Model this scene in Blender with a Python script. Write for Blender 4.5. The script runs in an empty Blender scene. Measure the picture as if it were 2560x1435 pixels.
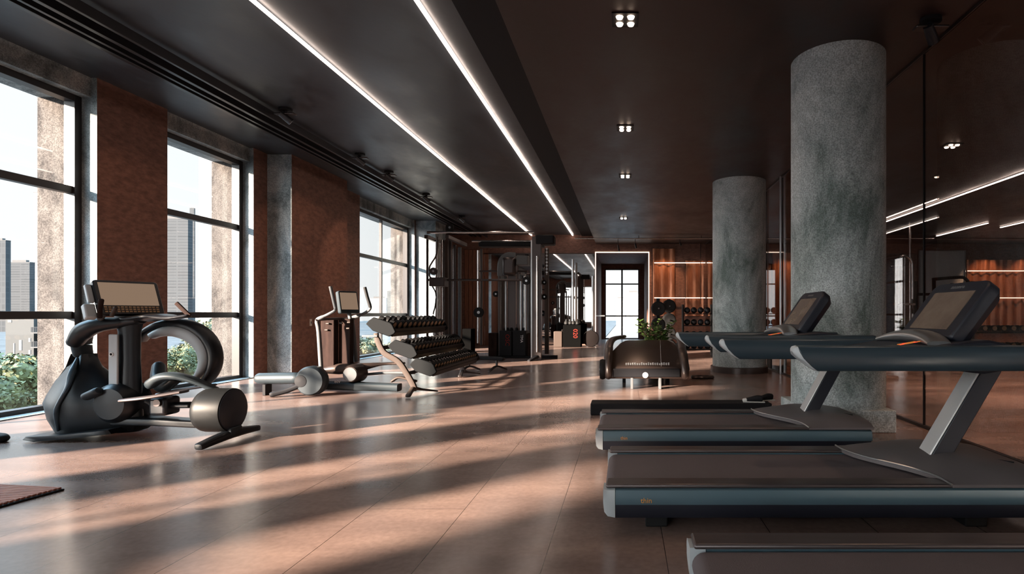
import bpy, bmesh, math, random
from mathutils import Vector, Matrix, Euler
R = math.radians
random.seed(7)
C = bpy.context.scene.collection
F, CX, CY, H = 1400.0, 1563.0, 786.0, 1.25      # focal length in px, vanishing point, eye height
def X(px, Y): return (px-CX)*Y/F
def Z(py, Y): return H-(py-CY)*Y/F
def PT(px, py, Y): return Vector((X(px, Y), Y, Z(py, Y)))

# ---------------------------------------------------------------- materials
def _tree(name):
    m = bpy.data.materials.new(name); m.use_nodes = True
    nt = m.node_tree; nt.nodes.clear()
    out = nt.nodes.new('ShaderNodeOutputMaterial')
    return m, nt, out
def nd(nt, t, **kw):
    n = nt.nodes.new(t)
    for k, v in kw.items(): setattr(n, k, v)
    return n
def ramp(nt, stops):
    r = nd(nt, 'ShaderNodeValToRGB'); e = r.color_ramp.elements
    while len(e) < len(stops): e.new(0.5)
    for i, (p, c) in enumerate(stops):
        e[i].position = p; e[i].color = (*c, 1) if len(c) == 3 else c
    return r
def mat(name, col, rough=.5, metal=0, col2=None, scale=6, stretch=(1,1,1), bump=0, bscale=60, coat=0, rvar=0, detail=6, contrast=(.35,.65), spec=.5):
    m, nt, out = _tree(name); L = nt.links.new
    b = nd(nt, 'ShaderNodeBsdfPrincipled')
    b.inputs['Base Color'].default_value = (*col, 1); b.inputs['Roughness'].default_value = rough
    b.inputs['Metallic'].default_value = metal; b.inputs['Coat Weight'].default_value = coat
    b.inputs['Specular IOR Level'].default_value = spec
    L(b.outputs[0], out.inputs[0])
    if col2 or bump or rvar:
        tc = nd(nt, 'ShaderNodeTexCoord'); mp = nd(nt, 'ShaderNodeMapping'); mp.inputs['Scale'].default_value = stretch
        L(tc.outputs['Object'], mp.inputs[0])
        n = nd(nt, 'ShaderNodeTexNoise'); n.inputs['Scale'].default_value = scale; n.inputs['Detail'].default_value = detail; n.inputs['Roughness'].default_value = .65
        L(mp.outputs[0], n.inputs[0])
        if col2:
            r = ramp(nt, [(contrast[0], col), (contrast[1], col2)]); L(n.outputs[0], r.inputs[0]); L(r.outputs[0], b.inputs['Base Color'])
        if rvar:
            mr = nd(nt, 'ShaderNodeMapRange'); mr.inputs[1].default_value = .3; mr.inputs[2].default_value = .7
            mr.inputs[3].default_value = rough-rvar; mr.inputs[4].default_value = rough+rvar
            L(n.outputs[0], mr.inputs[0]); L(mr.outputs[0], b.inputs['Roughness'])
        if bump:
            n2 = nd(nt, 'ShaderNodeTexNoise'); n2.inputs['Scale'].default_value = bscale; n2.inputs['Detail'].default_value = 5
            L(mp.outputs[0], n2.inputs[0])
            bp = nd(nt, 'ShaderNodeBump'); bp.inputs['Strength'].default_value = bump; bp.inputs['Distance'].default_value = .01
            L(n2.outputs[0], bp.inputs['Height']); L(bp.outputs[0], b.inputs['Normal'])
    return m
def emit(name, col, s):
    m, nt, out = _tree(name)
    e = nd(nt, 'ShaderNodeEmission'); e.inputs[0].default_value = (*col, 1); e.inputs[1].default_value = s
    nt.links.new(e.outputs[0], out.inputs[0]); return m
def glass(name, tint, refl=.08, rough=.0):
    m, nt, out = _tree(name); L = nt.links.new
    t = nd(nt, 'ShaderNodeBsdfTransparent'); t.inputs[0].default_value = (*tint, 1)
    g = nd(nt, 'ShaderNodeBsdfGlossy'); g.inputs['Roughness'].default_value = rough
    lw = nd(nt, 'ShaderNodeLayerWeight'); lw.inputs[0].default_value = .5
    fr = nd(nt, 'ShaderNodeMath', operation='POWER'); fr.inputs[1].default_value = 4; L(lw.outputs['Facing'], fr.inputs[0])
    ad = nd(nt, 'ShaderNodeMath', operation='MULTIPLY_ADD'); ad.inputs[1].default_value = .7; ad.inputs[2].default_value = refl
    ad.use_clamp = True
    mx = nd(nt, 'ShaderNodeMixShader')
    L(fr.outputs[0], ad.inputs[0]); L(ad.outputs[0], mx.inputs[0]); L(t.outputs[0], mx.inputs[1]); L(g.outputs[0], mx.inputs[2]); L(mx.outputs[0], out.inputs[0])
    return m
def floor_mat():
    m, nt, out = _tree('floor_tile'); L = nt.links.new
    b = nd(nt, 'ShaderNodeBsdfPrincipled'); L(b.outputs[0], out.inputs[0])
    tc = nd(nt, 'ShaderNodeTexCoord')
    mp = nd(nt, 'ShaderNodeMapping'); mp.inputs['Rotation'].default_value = (0, 0, R(90)); mp.inputs['Location'].default_value = (0, .41, 0)
    L(tc.outputs['Object'], mp.inputs[0])
    br = nd(nt, 'ShaderNodeTexBrick'); br.offset = .5
    br.inputs['Scale'].default_value = 1; br.inputs['Brick Width'].default_value = 2.4; br.inputs['Row Height'].default_value = .62
    br.inputs['Mortar Size'].default_value = .0022; br.inputs['Mortar Smooth'].default_value = .1
    br.inputs['Color1'].default_value = (1, 1, 1, 1); br.inputs['Color2'].default_value = (.93, .93, .93, 1); br.inputs['Mortar'].default_value = (.22, .2, .2, 1)
    L(mp.outputs[0], br.inputs[0])
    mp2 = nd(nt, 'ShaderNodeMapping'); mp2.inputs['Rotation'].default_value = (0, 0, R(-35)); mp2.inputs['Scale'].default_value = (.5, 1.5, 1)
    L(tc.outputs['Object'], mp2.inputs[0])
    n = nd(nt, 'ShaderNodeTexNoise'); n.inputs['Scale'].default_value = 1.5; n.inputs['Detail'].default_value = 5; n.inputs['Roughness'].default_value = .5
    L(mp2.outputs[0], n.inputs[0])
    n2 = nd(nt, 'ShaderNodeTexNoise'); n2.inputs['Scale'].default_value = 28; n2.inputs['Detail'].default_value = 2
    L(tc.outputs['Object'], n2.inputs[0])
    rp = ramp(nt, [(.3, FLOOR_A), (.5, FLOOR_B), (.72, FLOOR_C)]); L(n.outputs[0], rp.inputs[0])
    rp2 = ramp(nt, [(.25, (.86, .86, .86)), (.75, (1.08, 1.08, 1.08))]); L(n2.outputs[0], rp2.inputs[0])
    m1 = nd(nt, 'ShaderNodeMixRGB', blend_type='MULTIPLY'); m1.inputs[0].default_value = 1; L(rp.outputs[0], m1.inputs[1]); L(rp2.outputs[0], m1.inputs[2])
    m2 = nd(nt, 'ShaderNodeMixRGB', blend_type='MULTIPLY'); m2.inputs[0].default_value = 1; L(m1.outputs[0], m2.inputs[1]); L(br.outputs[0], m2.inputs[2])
    L(m2.outputs[0], b.inputs['Base Color'])
    mr = nd(nt, 'ShaderNodeMapRange'); mr.inputs[1].default_value = .3; mr.inputs[2].default_value = .7; mr.inputs[3].default_value = .19; mr.inputs[4].default_value = .26
    L(n.outputs[0], mr.inputs[0]); L(mr.outputs[0], b.inputs['Roughness'])
    bp = nd(nt, 'ShaderNodeBump'); bp.inputs['Strength'].default_value = .05; bp.inputs['Distance'].default_value = .002
    L(n2.outputs[0], bp.inputs['Height']); L(bp.outputs[0], b.inputs['Normal'])
    b.inputs['Specular IOR Level'].default_value = .85
    return m
def concrete(name, c1, c2, c3, sc=1.6, spec=.5):
    m, nt, out = _tree(name); L = nt.links.new
    b = nd(nt, 'ShaderNodeBsdfPrincipled'); L(b.outputs[0], out.inputs[0]); b.inputs['Roughness'].default_value = .75; b.inputs['Specular IOR Level'].default_value = spec
    tc = nd(nt, 'ShaderNodeTexCoord'); mp = nd(nt, 'ShaderNodeMapping'); mp.inputs['Scale'].default_value = (1, 1, .6); L(tc.outputs['Object'], mp.inputs[0])
    n = nd(nt, 'ShaderNodeTexNoise'); n.inputs['Scale'].default_value = sc; n.inputs['Detail'].default_value = 9; n.inputs['Roughness'].default_value = .7; n.inputs['Distortion'].default_value = .6
    L(mp.outputs[0], n.inputs[0])
    rp = ramp(nt, [(.38, c1), (.50, c2), (.62, c3)]); L(n.outputs[0], rp.inputs[0])
    n2 = nd(nt, 'ShaderNodeTexNoise'); n2.inputs['Scale'].default_value = 70; n2.inputs['Detail'].default_value = 3; L(tc.outputs['Object'], n2.inputs[0])
    rp2 = ramp(nt, [(.35, (.6, .6, .6)), (.65, (1.2, 1.2, 1.2))]); L(n2.outputs[0], rp2.inputs[0])
    m1 = nd(nt, 'ShaderNodeMixRGB', blend_type='MULTIPLY'); m1.inputs[0].default_value = 1; L(rp.outputs[0], m1.inputs[1]); L(rp2.outputs[0], m1.inputs[2])
    # thin hairline cracks
    v = nd(nt, 'ShaderNodeTexVoronoi', feature='DISTANCE_TO_EDGE'); v.inputs['Scale'].default_value = .6
    mpv = nd(nt, 'ShaderNodeMixRGB', blend_type='ADD'); mpv.inputs[0].default_value = .8; L(mp.outputs[0], mpv.inputs[1]); L(n.outputs[1], mpv.inputs[2]); L(mpv.outputs[0], v.inputs[0])
    rv = ramp(nt, [(0, (.45, .45, .45)), (.012, (1, 1, 1))]); L(v.outputs[0], rv.inputs[0])
    m2 = nd(nt, 'ShaderNodeMixRGB', blend_type='MULTIPLY'); m2.inputs[0].default_value = .35; L(m1.outputs[0], m2.inputs[1]); L(rv.outputs[0], m2.inputs[2])
    L(m2.outputs[0], b.inputs['Base Color'])
    bp = nd(nt, 'ShaderNodeBump'); bp.inputs['Strength'].default_value = .5; bp.inputs['Distance'].default_value = .006; L(n2.outputs[0], bp.inputs['Height']); L(bp.outputs[0], b.inputs['Normal'])
    return m
def facade(name, wall, win, w, h, gap):
    m, nt, out = _tree(name); L = nt.links.new
    b = nd(nt, 'ShaderNodeBsdfPrincipled'); L(b.outputs[0], out.inputs[0]); b.inputs['Roughness'].default_value = .9; b.inputs['Specular IOR Level'].default_value = 0
    tc = nd(nt, 'ShaderNodeTexCoord'); sp = nd(nt, 'ShaderNodeSeparateXYZ'); L(tc.outputs['Object'], sp.inputs[0])
    ad = nd(nt, 'ShaderNodeMath', operation='ADD'); L(sp.outputs[0], ad.inputs[0]); L(sp.outputs[1], ad.inputs[1])
    cb = nd(nt, 'ShaderNodeCombineXYZ'); L(ad.outputs[0], cb.inputs[0]); L(sp.outputs[2], cb.inputs[1])
    br = nd(nt, 'ShaderNodeTexBrick'); br.offset = 0; br.inputs['Scale'].default_value = 1
    br.inputs['Brick Width'].default_value = w; br.inputs['Row Height'].default_value = h; br.inputs['Mortar Size'].default_value = gap; br.inputs['Mortar Smooth'].default_value = 0
    br.inputs['Color1'].default_value = (*win, 1); br.inputs['Color2'].default_value = tuple(c*1.2 for c in win)+(1,); br.inputs['Mortar'].default_value = (*wall, 1)
    L(cb.outputs[0], br.inputs[0]); L(br.outputs[0], b.inputs['Base Color']); return m

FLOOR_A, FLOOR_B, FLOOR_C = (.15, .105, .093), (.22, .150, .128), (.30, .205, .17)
M = {}
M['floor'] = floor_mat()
M['brown'] = mat('rust_wall_plaster', (.10, .046, .034), .7, col2=(.20, .098, .070), scale=7, stretch=(1, 1, 2.2), bump=.4, bscale=90, detail=9)
M['conc'] = concrete('blue_grey_concrete', (.10, .125, .135), (.26, .30, .31), (.42, .44, .44))
M['conc_col'] = concrete('stained_column_concrete', (.14, .185, .175), (.40, .45, .455), (.60, .65, .65), .9)
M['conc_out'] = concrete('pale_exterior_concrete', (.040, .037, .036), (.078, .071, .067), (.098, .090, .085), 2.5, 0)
M['ceil_l'] = mat('dark_blue_ceiling', (.020, .024, .030), .42, col2=(.050, .060, .072), scale=1.6, stretch=(1, .55, 1), rvar=.12, bump=.15, bscale=12)
M['ceil_r'] = mat('dark_rust_ceiling', (.010, .006, .007), .45, col2=(.036, .020, .019), scale=1.4, stretch=(1, .6, 1), rvar=.1, bump=.15, bscale=12)
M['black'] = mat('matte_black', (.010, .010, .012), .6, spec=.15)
M['blackgloss'] = mat('satin_black_plastic', (.014, .015, .019), .33)
M['frame'] = mat('black_window_frame', (.012, .010, .011), .4)
M['wglass'] = glass('window_glass', (.99, 1, 1), .025)
M['pglass'] = glass('partition_glass', (.84, .82, .82), .09)
M['mirror'] = mat('wall_mirror', (.62, .58, .56), .02, 1)
M['led'] = emit('warm_led', (1, .80, .68), 13)
M['ledthin'] = emit('thin_warm_led', (1, .78, .62), 2.6)
M['lamp'] = emit('downlight_glow', (1, .74, .55), 14)
M['lampcool'] = emit('spot_glow', (1, .86, .75), 3)
M['copper'] = mat('copper_curtain_panel', (.22, .075, .035), .38, .7, col2=(.42, .17, .09), scale=5, stretch=(1, 1, .25), bump=.2, bscale=20)
M['darkbrown'] = mat('dark_brown_panel', (.018, .011, .010), .85, col2=(.034, .020, .017), scale=4, stretch=(3, 3, .5), spec=.08)
M['wood'] = mat('reddish_wood_slat', (.13, .05, .028), .45, col2=(.24, .10, .055), scale=5, stretch=(5, 5, .5))
M['teal'] = mat('dark_teal_shell', (.036, .058, .076), .34, .15, rvar=.04, scale=3)
M['tealside'] = mat('blue_grey_skirt', (.085, .14, .17), .42, .1)
M['navy'] = mat('navy_black_plastic', (.010, .013, .022), .45)
M['rail'] = mat('brushed_bronze_rail', (.12, .10, .10), .36, .6, rvar=.05, scale=3, stretch=(.4, 8, 8))
M['belt'] = mat('running_belt', (.095, .080, .085), .6, bump=.25, bscale=300, col2=(.11, .09, .096), scale=2)
M['hood'] = mat('hood_plastic', (.14, .12, .12), .42, .1)
M['silver'] = mat('satin_silver', (.55, .56, .57), .28, .9)
M['silverp'] = mat('pale_silver_plastic', (.10, .105, .11), .4, spec=.3)
M['palemetal'] = mat('pale_mast_metal', (.62, .61, .60), .35, .35)
M['rackplate'] = mat('slate_rack_plate', (.010, .011, .012), .7, spec=.05)
M['deepblack'] = mat('deep_black_laminate', (.003, .003, .003), .9, spec=.0)
M['endcap'] = mat('pale_end_cap', (.48, .52, .54), .4)
M['drum'] = mat('dark_drum_shell', (.007, .0075, .008), .45, spec=.13)
M['deepbrown'] = mat('deep_brown_leather', (.005, .003, .0028), .7, spec=.1)
M['steel'] = mat('chrome_steel', (.55, .51, .49), .2, 1)
M['darksteel'] = mat('dark_gun_steel', (.075, .062, .06), .35, .8)
M['bronze'] = mat('bronze_machine_shell', (.060, .042, .036), .34, .35)
M['tan'] = mat('tan_painted_steel', (.050, .036, .030), .5, spec=.2)
M['charshell'] = mat('charcoal_machine_shell', (.007, .009, .012), .36, .0, spec=.4)
M['greyshell'] = mat('blue_grey_machine_shell', (.022, .030, .036), .42, spec=.25)
M['screen'] = mat('bronze_screen_glass', (.30, .24, .19), .22, .35, col2=(.16, .12, .10), scale=1.6)
M['screenlit'] = emit('console_screen', (.46, .31, .21), .55)
M['orange'] = emit('orange_marks', (1, .30, .06), .55)
M['redled'] = emit('red_display', (1, .12, .05), 1.0)
M['redtext'] = mat('red_paint', (.22, .018, .012), .6, spec=.1)
M['whitetext'] = mat('white_paint', (.75, .75, .75), .5)
M['badge'] = mat('amber_badge', (.75, .32, .06), .45)
M['goldcap'] = mat('brass_dumbbell_end', (.33, .21, .12), .35, .7)
M['rubber'] = mat('black_rubber', (.007, .007, .0075), .65, spec=.25)
M['leaf'] = mat('green_leaf', (.07, .16, .035), .5, col2=(.16, .27, .06), scale=8)
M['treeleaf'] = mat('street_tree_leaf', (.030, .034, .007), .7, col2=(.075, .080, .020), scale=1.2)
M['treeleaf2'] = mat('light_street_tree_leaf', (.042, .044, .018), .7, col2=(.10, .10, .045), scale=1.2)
M['bark'] = mat('bark', (.05, .04, .032), .8)
M['stem'] = mat('plant_stem', (.09, .05, .03), .6)
M['pot'] = mat('dark_plant_pot', (.05, .035, .03), .6)
M['white'] = mat('off_white_plastic', (.55, .54, .52), .5)
M['copmat'] = mat('copper_mat_rib', (.50, .19, .12), .6, col2=(.36, .13, .08), scale=9)
M['ground'] = mat('street_paving', (.055, .055, .055), .9, col2=(.08, .08, .08), scale=.2, spec=0)
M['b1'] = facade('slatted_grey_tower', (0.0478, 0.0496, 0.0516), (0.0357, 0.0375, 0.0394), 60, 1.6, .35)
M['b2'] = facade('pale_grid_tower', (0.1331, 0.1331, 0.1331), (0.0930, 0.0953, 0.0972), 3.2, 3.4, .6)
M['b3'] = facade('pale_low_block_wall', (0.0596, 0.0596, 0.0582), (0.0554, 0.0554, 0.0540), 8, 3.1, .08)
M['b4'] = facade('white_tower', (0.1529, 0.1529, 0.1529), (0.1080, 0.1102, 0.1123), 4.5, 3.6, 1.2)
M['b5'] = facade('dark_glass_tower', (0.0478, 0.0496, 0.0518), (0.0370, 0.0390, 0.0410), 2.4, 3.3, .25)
M['bwin'] = mat('far_window_glass', (.05, .055, .06), .3)
M['bslab'] = mat('pale_balcony_concrete', (.075, .073, .072), .9, spec=0)

# ---------------------------------------------------------------- mesh helpers
def link(name, bm, m, parent=None, bevel=0, smooth=40, seg=2):
    me = bpy.data.meshes.new(name)
    bmesh.ops.recalc_face_normals(bm, faces=bm.faces)
    bm.to_mesh(me); bm.free()
    for x in (m if isinstance(m, (list, tuple)) else [m]): me.materials.append(x)
    if smooth:
        for p in me.polygons: p.use_smooth = True
        me.set_sharp_from_angle(angle=R(smooth))
    o = bpy.data.objects.new(name, me); C.objects.link(o); o.parent = parent
    if bevel:
        md = o.modifiers.new('bevel', 'BEVEL'); md.width = bevel; md.segments = seg; md.limit_method = 'ANGLE'; md.angle_limit = R(35)
        md.harden_normals = False
    return o
def nb(): return bmesh.new()
def box(bm, x0, x1, y0, y1, z0, z1, mi=0):
    v = [bm.verts.new((x, y, z)) for x in (x0, x1) for y in (y0, y1) for z in (z0, z1)]
    for f in ((0,1,3,2), (4,6,7,5), (0,4,5,1), (2,3,7,6), (0,2,6,4), (1,5,7,3)):
        fc = bm.faces.new([v[i] for i in f]); fc.material_index = mi
    return bm
def rings(bm, rs, close=True, cap=True, mi=0):
    vs = [[bm.verts.new(p) for p in r] for r in rs]
    n = len(vs[0])
    for a, b in zip(vs[:-1], vs[1:]):
        for i in range(n if close else n-1):
            f = bm.faces.new((a[i], a[(i+1) % n], b[(i+1) % n], b[i])); f.material_index = mi
    if cap:
        for r in (vs[0][::-1], vs[-1]):
            f = bm.faces.new(r); f.material_index = mi
    return bm
def sweep(bm, pts, sizes, p=2.0, seg=16, up=(0, 0, 1), mi=0, cap=True):
    """superellipse tube through pts; sizes = (half width across, half height along up)"""
    pts = [Vector(q) for q in pts]
    if not isinstance(sizes, list): sizes = [sizes]*len(pts)
    up = Vector(up); rs = []
    for i, q in enumerate(pts):
        t = (pts[min(i+1, len(pts)-1)]-pts[max(i-1, 0)]).normalized()
        s = t.cross(up)
        if s.length < 1e-3: s = t.cross(Vector((1, 0, 0)) if abs(t.x) < .9 else Vector((0, 1, 0)))
        s.normalize(); u = s.cross(t).normalized()
        a, b = sizes[i] if isinstance(sizes[i], tuple) else (sizes[i], sizes[i])
        r = []
        for k in range(seg):
            th = 2*math.pi*(k+.5)/seg; c, sn = math.cos(th), math.sin(th)
            r.append(q + s*(a*math.copysign(abs(c)**(2/p), c)) + u*(b*math.copysign(abs(sn)**(2/p), sn)))
        rs.append(r)
    return rings(bm, rs, cap=cap, mi=mi)
def smoothpath(pts, n=6):
    P = [Vector(q) for q in pts]; P = [P[0]*2-P[1]]+P+[P[-1]*2-P[-2]]; out = []
    for i in range(1, len(P)-2):
        for k in range(n):
            t = k/n
            out.append(.5*((2*P[i])+(P[i+1]-P[i-1])*t+(2*P[i-1]-5*P[i]+4*P[i+1]-P[i+2])*t*t+(3*P[i]-P[i-1]-3*P[i+1]+P[i+2])*t**3))
    out.append(P[-2]); return out
def lerpsizes(sz, n):
    out = []
    sz = [s if isinstance(s, tuple) else (s, s) for s in sz]
    for i in range(len(sz)-1):
        for k in range(n):
            t = k/n; out.append((sz[i][0]*(1-t)+sz[i+1][0]*t, sz[i][1]*(1-t)+sz[i+1][1]*t))
    out.append(sz[-1]); return out
def organic(bm, pts, sizes, p=2.3, n=6, seg=18, up=(0, 0, 1), mi=0):
    """smooth swept shell with rounded ends"""
    P = smoothpath(pts, n); S = lerpsizes(sizes, n)
    a = (P[1]-P[0]).normalized(); b = (P[-1]-P[-2]).normalized()
    s0, s1 = min(S[0]), min(S[-1])
    P = [P[0]-a*s0*.55, P[0]-a*s0*.42]+P+[P[-1]+b*s1*.42, P[-1]+b*s1*.55]
    S = [(S[0][0]*.35, S[0][1]*.35), (S[0][0]*.78, S[0][1]*.78)]+S+[(S[-1][0]*.78, S[-1][1]*.78), (S[-1][0]*.35, S[-1][1]*.35)]
    return sweep(bm, P, S, p, seg, up, mi)
def tube(bm, pts, r, seg=10, mi=0): return sweep(bm, pts, r, 2, seg, mi=mi)
def cyl(bm, a, b, r, seg=24, r2=None, mi=0):
    return sweep(bm, [a, b], [(r, r), (r2 if r2 is not None else r,)*2], 2, seg, mi=mi)
def lathe(bm, prof, c=(0, 0, 0), axis='z', seg=32, mi=0):
    rs = []
    for r, h in prof:
        ring = []
        for k in range(seg):
            th = 2*math.pi*k/seg; a, b = r*math.cos(th), r*math.sin(th)
            v = {'z': (a, b, h), 'x': (h, a, b), 'y': (a, h, b)}[axis]
            ring.append(Vector(c)+Vector(v))
        rs.append(ring)
    return rings(bm, rs, mi=mi)
def prism(bm, poly, a0, a1, axis='y', mi=0):
    def f(u, w, a): return {'y': (u, a, w), 'x': (a, u, w), 'z': (u, w, a)}[axis]
    return rings(bm, [[f(u, w, a0) for u, w in poly], [f(u, w, a1) for u, w in poly]], mi=mi)
def catmull2(poly, n=5):
    N = len(poly); out = []
    for i in range(N):
        p0, p1, p2, p3 = (Vector(poly[(i+j-1) % N]) for j in range(4))
        for k in range(n):
            t = k/n
            out.append(tuple(.5*((2*p1)+(p2-p0)*t+(2*p0-5*p1+4*p2-p3)*t*t+(3*p1-p0-3*p2+p3)*t**3)))
    return out
def pillow(bm, poly, y0, y1, edge=.05, shrink=.8, axis='y', mi=0, smooth=True):
    """closed outline in the xz plane, thick along y, with domed rounded sides"""
    if smooth: poly = catmull2(poly)
    cx = sum(p[0] for p in poly)/len(poly); cz = sum(p[1] for p in poly)/len(poly)
    def lay(s, y): 
        r = [(cx+(u-cx)*s, cz+(w-cz)*s) for u, w in poly]
        return [{'y': (u, y, w), 'x': (y, u, w), 'z': (u, w, y)}[axis] for u, w in r]
    rs = [lay(shrink*.6, y0), lay(shrink, y0+edge*.12), lay(.5+shrink*.5, y0+edge*.4), lay(1, y0+edge), lay(1, y1-edge), lay(.5+shrink*.5, y1-edge*.4), lay(shrink, y1-edge*.12), lay(shrink*.6, y1)]
    return rings(bm, rs, mi=mi)
def empty(name, loc, rz=0, scale=None):
    o = bpy.data.objects.new(name, None); C.objects.link(o); o.location = loc; o.rotation_euler = (0, 0, rz); o.empty_display_size = .1
    if scale: o.scale = scale
    return o
def tag(o, label=None, cat=None, group=None, kind=None):
    if label: o['label'] = label
    if cat: o['category'] = cat
    if group: o['group'] = group
    if kind: o['kind'] = kind
    return o
def struct(o): o['kind'] = 'structure'; return o
def kids(o): return [c for c in C.objects if c.parent == o]
def dup(root, loc=None, rz=None):
    ch = kids(root)
    c = root.copy(); C.objects.link(c)
    if loc is not None: c.location = loc
    if rz is not None: c.rotation_euler = (0, 0, rz)
    for k in ch:
        d = dup(k); d.parent = c
    return c
def text(name, s, size, loc, rot, m, parent=None, depth=.001, sx=1):
    cu = bpy.data.curves.new(name, 'FONT'); cu.body = s; cu.size = size; cu.extrude = depth; cu.align_x = 'CENTER'; cu.align_y = 'CENTER'; cu.resolution_u = 2
    t = bpy.data.objects.new(name+'_c', cu); C.objects.link(t)
    dg = bpy.context.evaluated_depsgraph_get()
    me = bpy.data.meshes.new_from_object(t.evaluated_get(dg)); me.name = name
    bpy.data.objects.remove(t); me.materials.clear(); me.materials.append(m)
    o = bpy.data.objects.new(name, me); C.objects.link(o); o.location = loc; o.rotation_euler = rot; o.scale = (sx, 1, 1); o.parent = parent
    return o
SUN_E, SKY_E, ZEN, GLOW, SPOT_E, PIER_E = 50.0, 1.25, 11.0, 13.0, 50, 160
# ================================================================ THE ROOM
XW, XG, XO = -7.3, -7.6, -8.1          # inner wall face, glass line, outer wall face
ZL, ZR = 4.52, 4.15                    # ceiling left (high), right (low)
YB, YF = -5.0, 23.0                    # wall behind the camera, far wall
XR, XE = 3.3, 18.0                     # glass partition, end wall of the hall beyond it
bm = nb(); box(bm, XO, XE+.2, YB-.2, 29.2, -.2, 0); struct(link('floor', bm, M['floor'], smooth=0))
# ceilings
bm = nb(); box(bm, XO, -1.2, YB-.2, YF+.2, ZL, ZL+.2, 0); box(bm, -1.2, XE+.2, YB-.2, YF+.2, ZR, ZR+.57, 1)
struct(link('ceiling', bm, [M['ceil_l'], M['ceil_r']], smooth=0))
bm = nb(); box(bm, -1.78, -1.2, YB, YF, ZL-.05, ZL); struct(link('trim_shade', bm, M['black'], smooth=0))  # black strip added to imitate the shade beside the ceiling step
# left wall with its openings
HEAD = 4.25
wins = [(-2.8, -1.25, 2.6, 1, 'g'), (-1.15, .7, 2.6, 2, 'a'), (1.15, 3.2, 3.05, 1, 'e'), (4.4, 7.74, HEAD, 2, 'b'), (8.93, 11.0, HEAD, 1, 'c'), (15.4, 19.4, HEAD, 2, 'd')]  # first three are unseen, shaped to trim the sun patches on the floor
bm = nb(); y = YB-.2
for a, b, hd, nv, _ in wins:
    box(bm, XO, XW, y, a, 0, ZL)
    box(bm, XO, XW-.08, a, b, hd, ZL)
    if _ == 'g': box(bm, XO, XW, a, b, 0, 1.7)  # unseen sill added to keep sun off the near floor
    y = b
box(bm, XO, XW, y, YF+.2, 0, ZL)
bm.normal_update()
o = struct(link('wall_left', bm, [M['conc'], M['brown'], M['conc_out']], smooth=0))
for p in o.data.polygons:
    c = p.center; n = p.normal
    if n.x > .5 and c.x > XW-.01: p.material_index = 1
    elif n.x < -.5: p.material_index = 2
# brick outer half of every reveal
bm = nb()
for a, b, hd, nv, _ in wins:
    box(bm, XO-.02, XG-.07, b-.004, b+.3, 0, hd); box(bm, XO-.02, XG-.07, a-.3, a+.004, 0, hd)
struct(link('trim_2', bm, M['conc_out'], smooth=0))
# projecting pier between windows, far corner pier
bm = nb(); box(bm, XW-.02, -6.8, 11.42, 13.7, 0, ZL); o = struct(link('trim_3', bm, [M['conc'], M['brown']], bevel=.01, smooth=0))
for p in o.data.polygons:
    if abs(p.normal.x) > .5: p.material_index = 1
bm = nb(); box(bm, XW-.02, -6.6, 19.5, 20.6, 0, ZL); struct(link('trim_4', bm, M['conc'], bevel=.01, smooth=0))
# windows
for i, (a, b, hd, nv, _) in enumerate(wins):
    bm = nb(); t = .07; d0, d1 = XG-.06, XG+.09
    box(bm, d0, d1, a, a+t, 0, hd); box(bm, d0, d1, b-.10, b, 0, hd)
    box(bm, d0, d1, a+t, b-.10, 0, .07); box(bm, d0, d1, a+t, b-.10, hd-.09, hd)
    zs = [z for z in (1.19, 2.90) if z < hd-.2 and _ != 'g']
    for z in zs: box(bm, d0+.02, d1-.03, a+t, b-.10, z, z+.10)
    for k in range(1, nv): 
        yc = a+(b-a)*k/nv; box(bm, d0+.03, d1-.045, yc-.035, yc+.035, .07, hd-.09)
    w = struct(link('window_%d' % (i+1), bm, M['frame'], smooth=0, bevel=.004))
    bm = nb(); box(bm, XG-.012, XG-.004, a+t-.02, b-.08, .05, hd-.07); link('glass', bm, M['wglass'], w, smooth=0)
bm = nb()
for a, b, hd, nv, _ in wins: box(bm, XG+.09, XW, a, b, 0, .012)
struct(link('trim_5', bm, M['conc'], smooth=0))
# far wall: left part is mirrored, door-sized opening with a passage, right part copper lit panels
DX0, DX1, DZ = X(1490, YF), X(1621, YF), Z(632, YF)
bm = nb()
box(bm, XO, DX0, YF, YF+.2, 0, ZL+.2); box(bm, DX0, DX1, YF, YF+.2, DZ, ZL+.2); box(bm, DX1, XE+.2, YF, YF+.2, 0, ZL+.2)
struct(link('wall_back', bm, M['brown'], smooth=0))
bm = nb()
for k in range(6):
    x0 = -6.58+k*.165; box(bm, x0, x0+.15, YF-.05, YF, .0, 3.9)
struct(link('trim_6', bm, M['wood'], bevel=.006, smooth=0))
# passage
bm = nb()
YP = 28.2
box(bm, DX0-.2, DX0, YF+.2, YP+.3, 0, 4.2); box(bm, DX1, DX1+.2, YF+.2, YP+.3, 0, 4.2); box(bm, DX0, DX1, YF+.2, YP+.3, DZ, 4.2)
x0, x1 = X(1512, YP), X(1598, YP); zt = Z(672, YP)
box(bm, DX0, x0, YP, YP+.2, 0, DZ); box(bm, x1, DX1, YP, YP+.2, 0, DZ); box(bm, x0, x1, YP, YP+.2, zt, DZ)
struct(link('wall_passage', bm, M['brown'], smooth=0))
bm = nb()
for xa, xb in ((x0, x0+.05), (x1-.05, x1), (X(1555, YP)-.04, X(1555, YP)+.04)): box(bm, xa, xb, YP+.05, YP+.13, 0, zt)
for py in (710, 790): box(bm, x0, x1, YP+.06, YP+.12, Z(py, YP)-.03, Z(py, YP)+.03)
box(bm, x0, x1, YP+.05, YP+.13, 0, .06); box(bm, x0, x1, YP+.05, YP+.13, zt-.06, zt)
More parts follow.
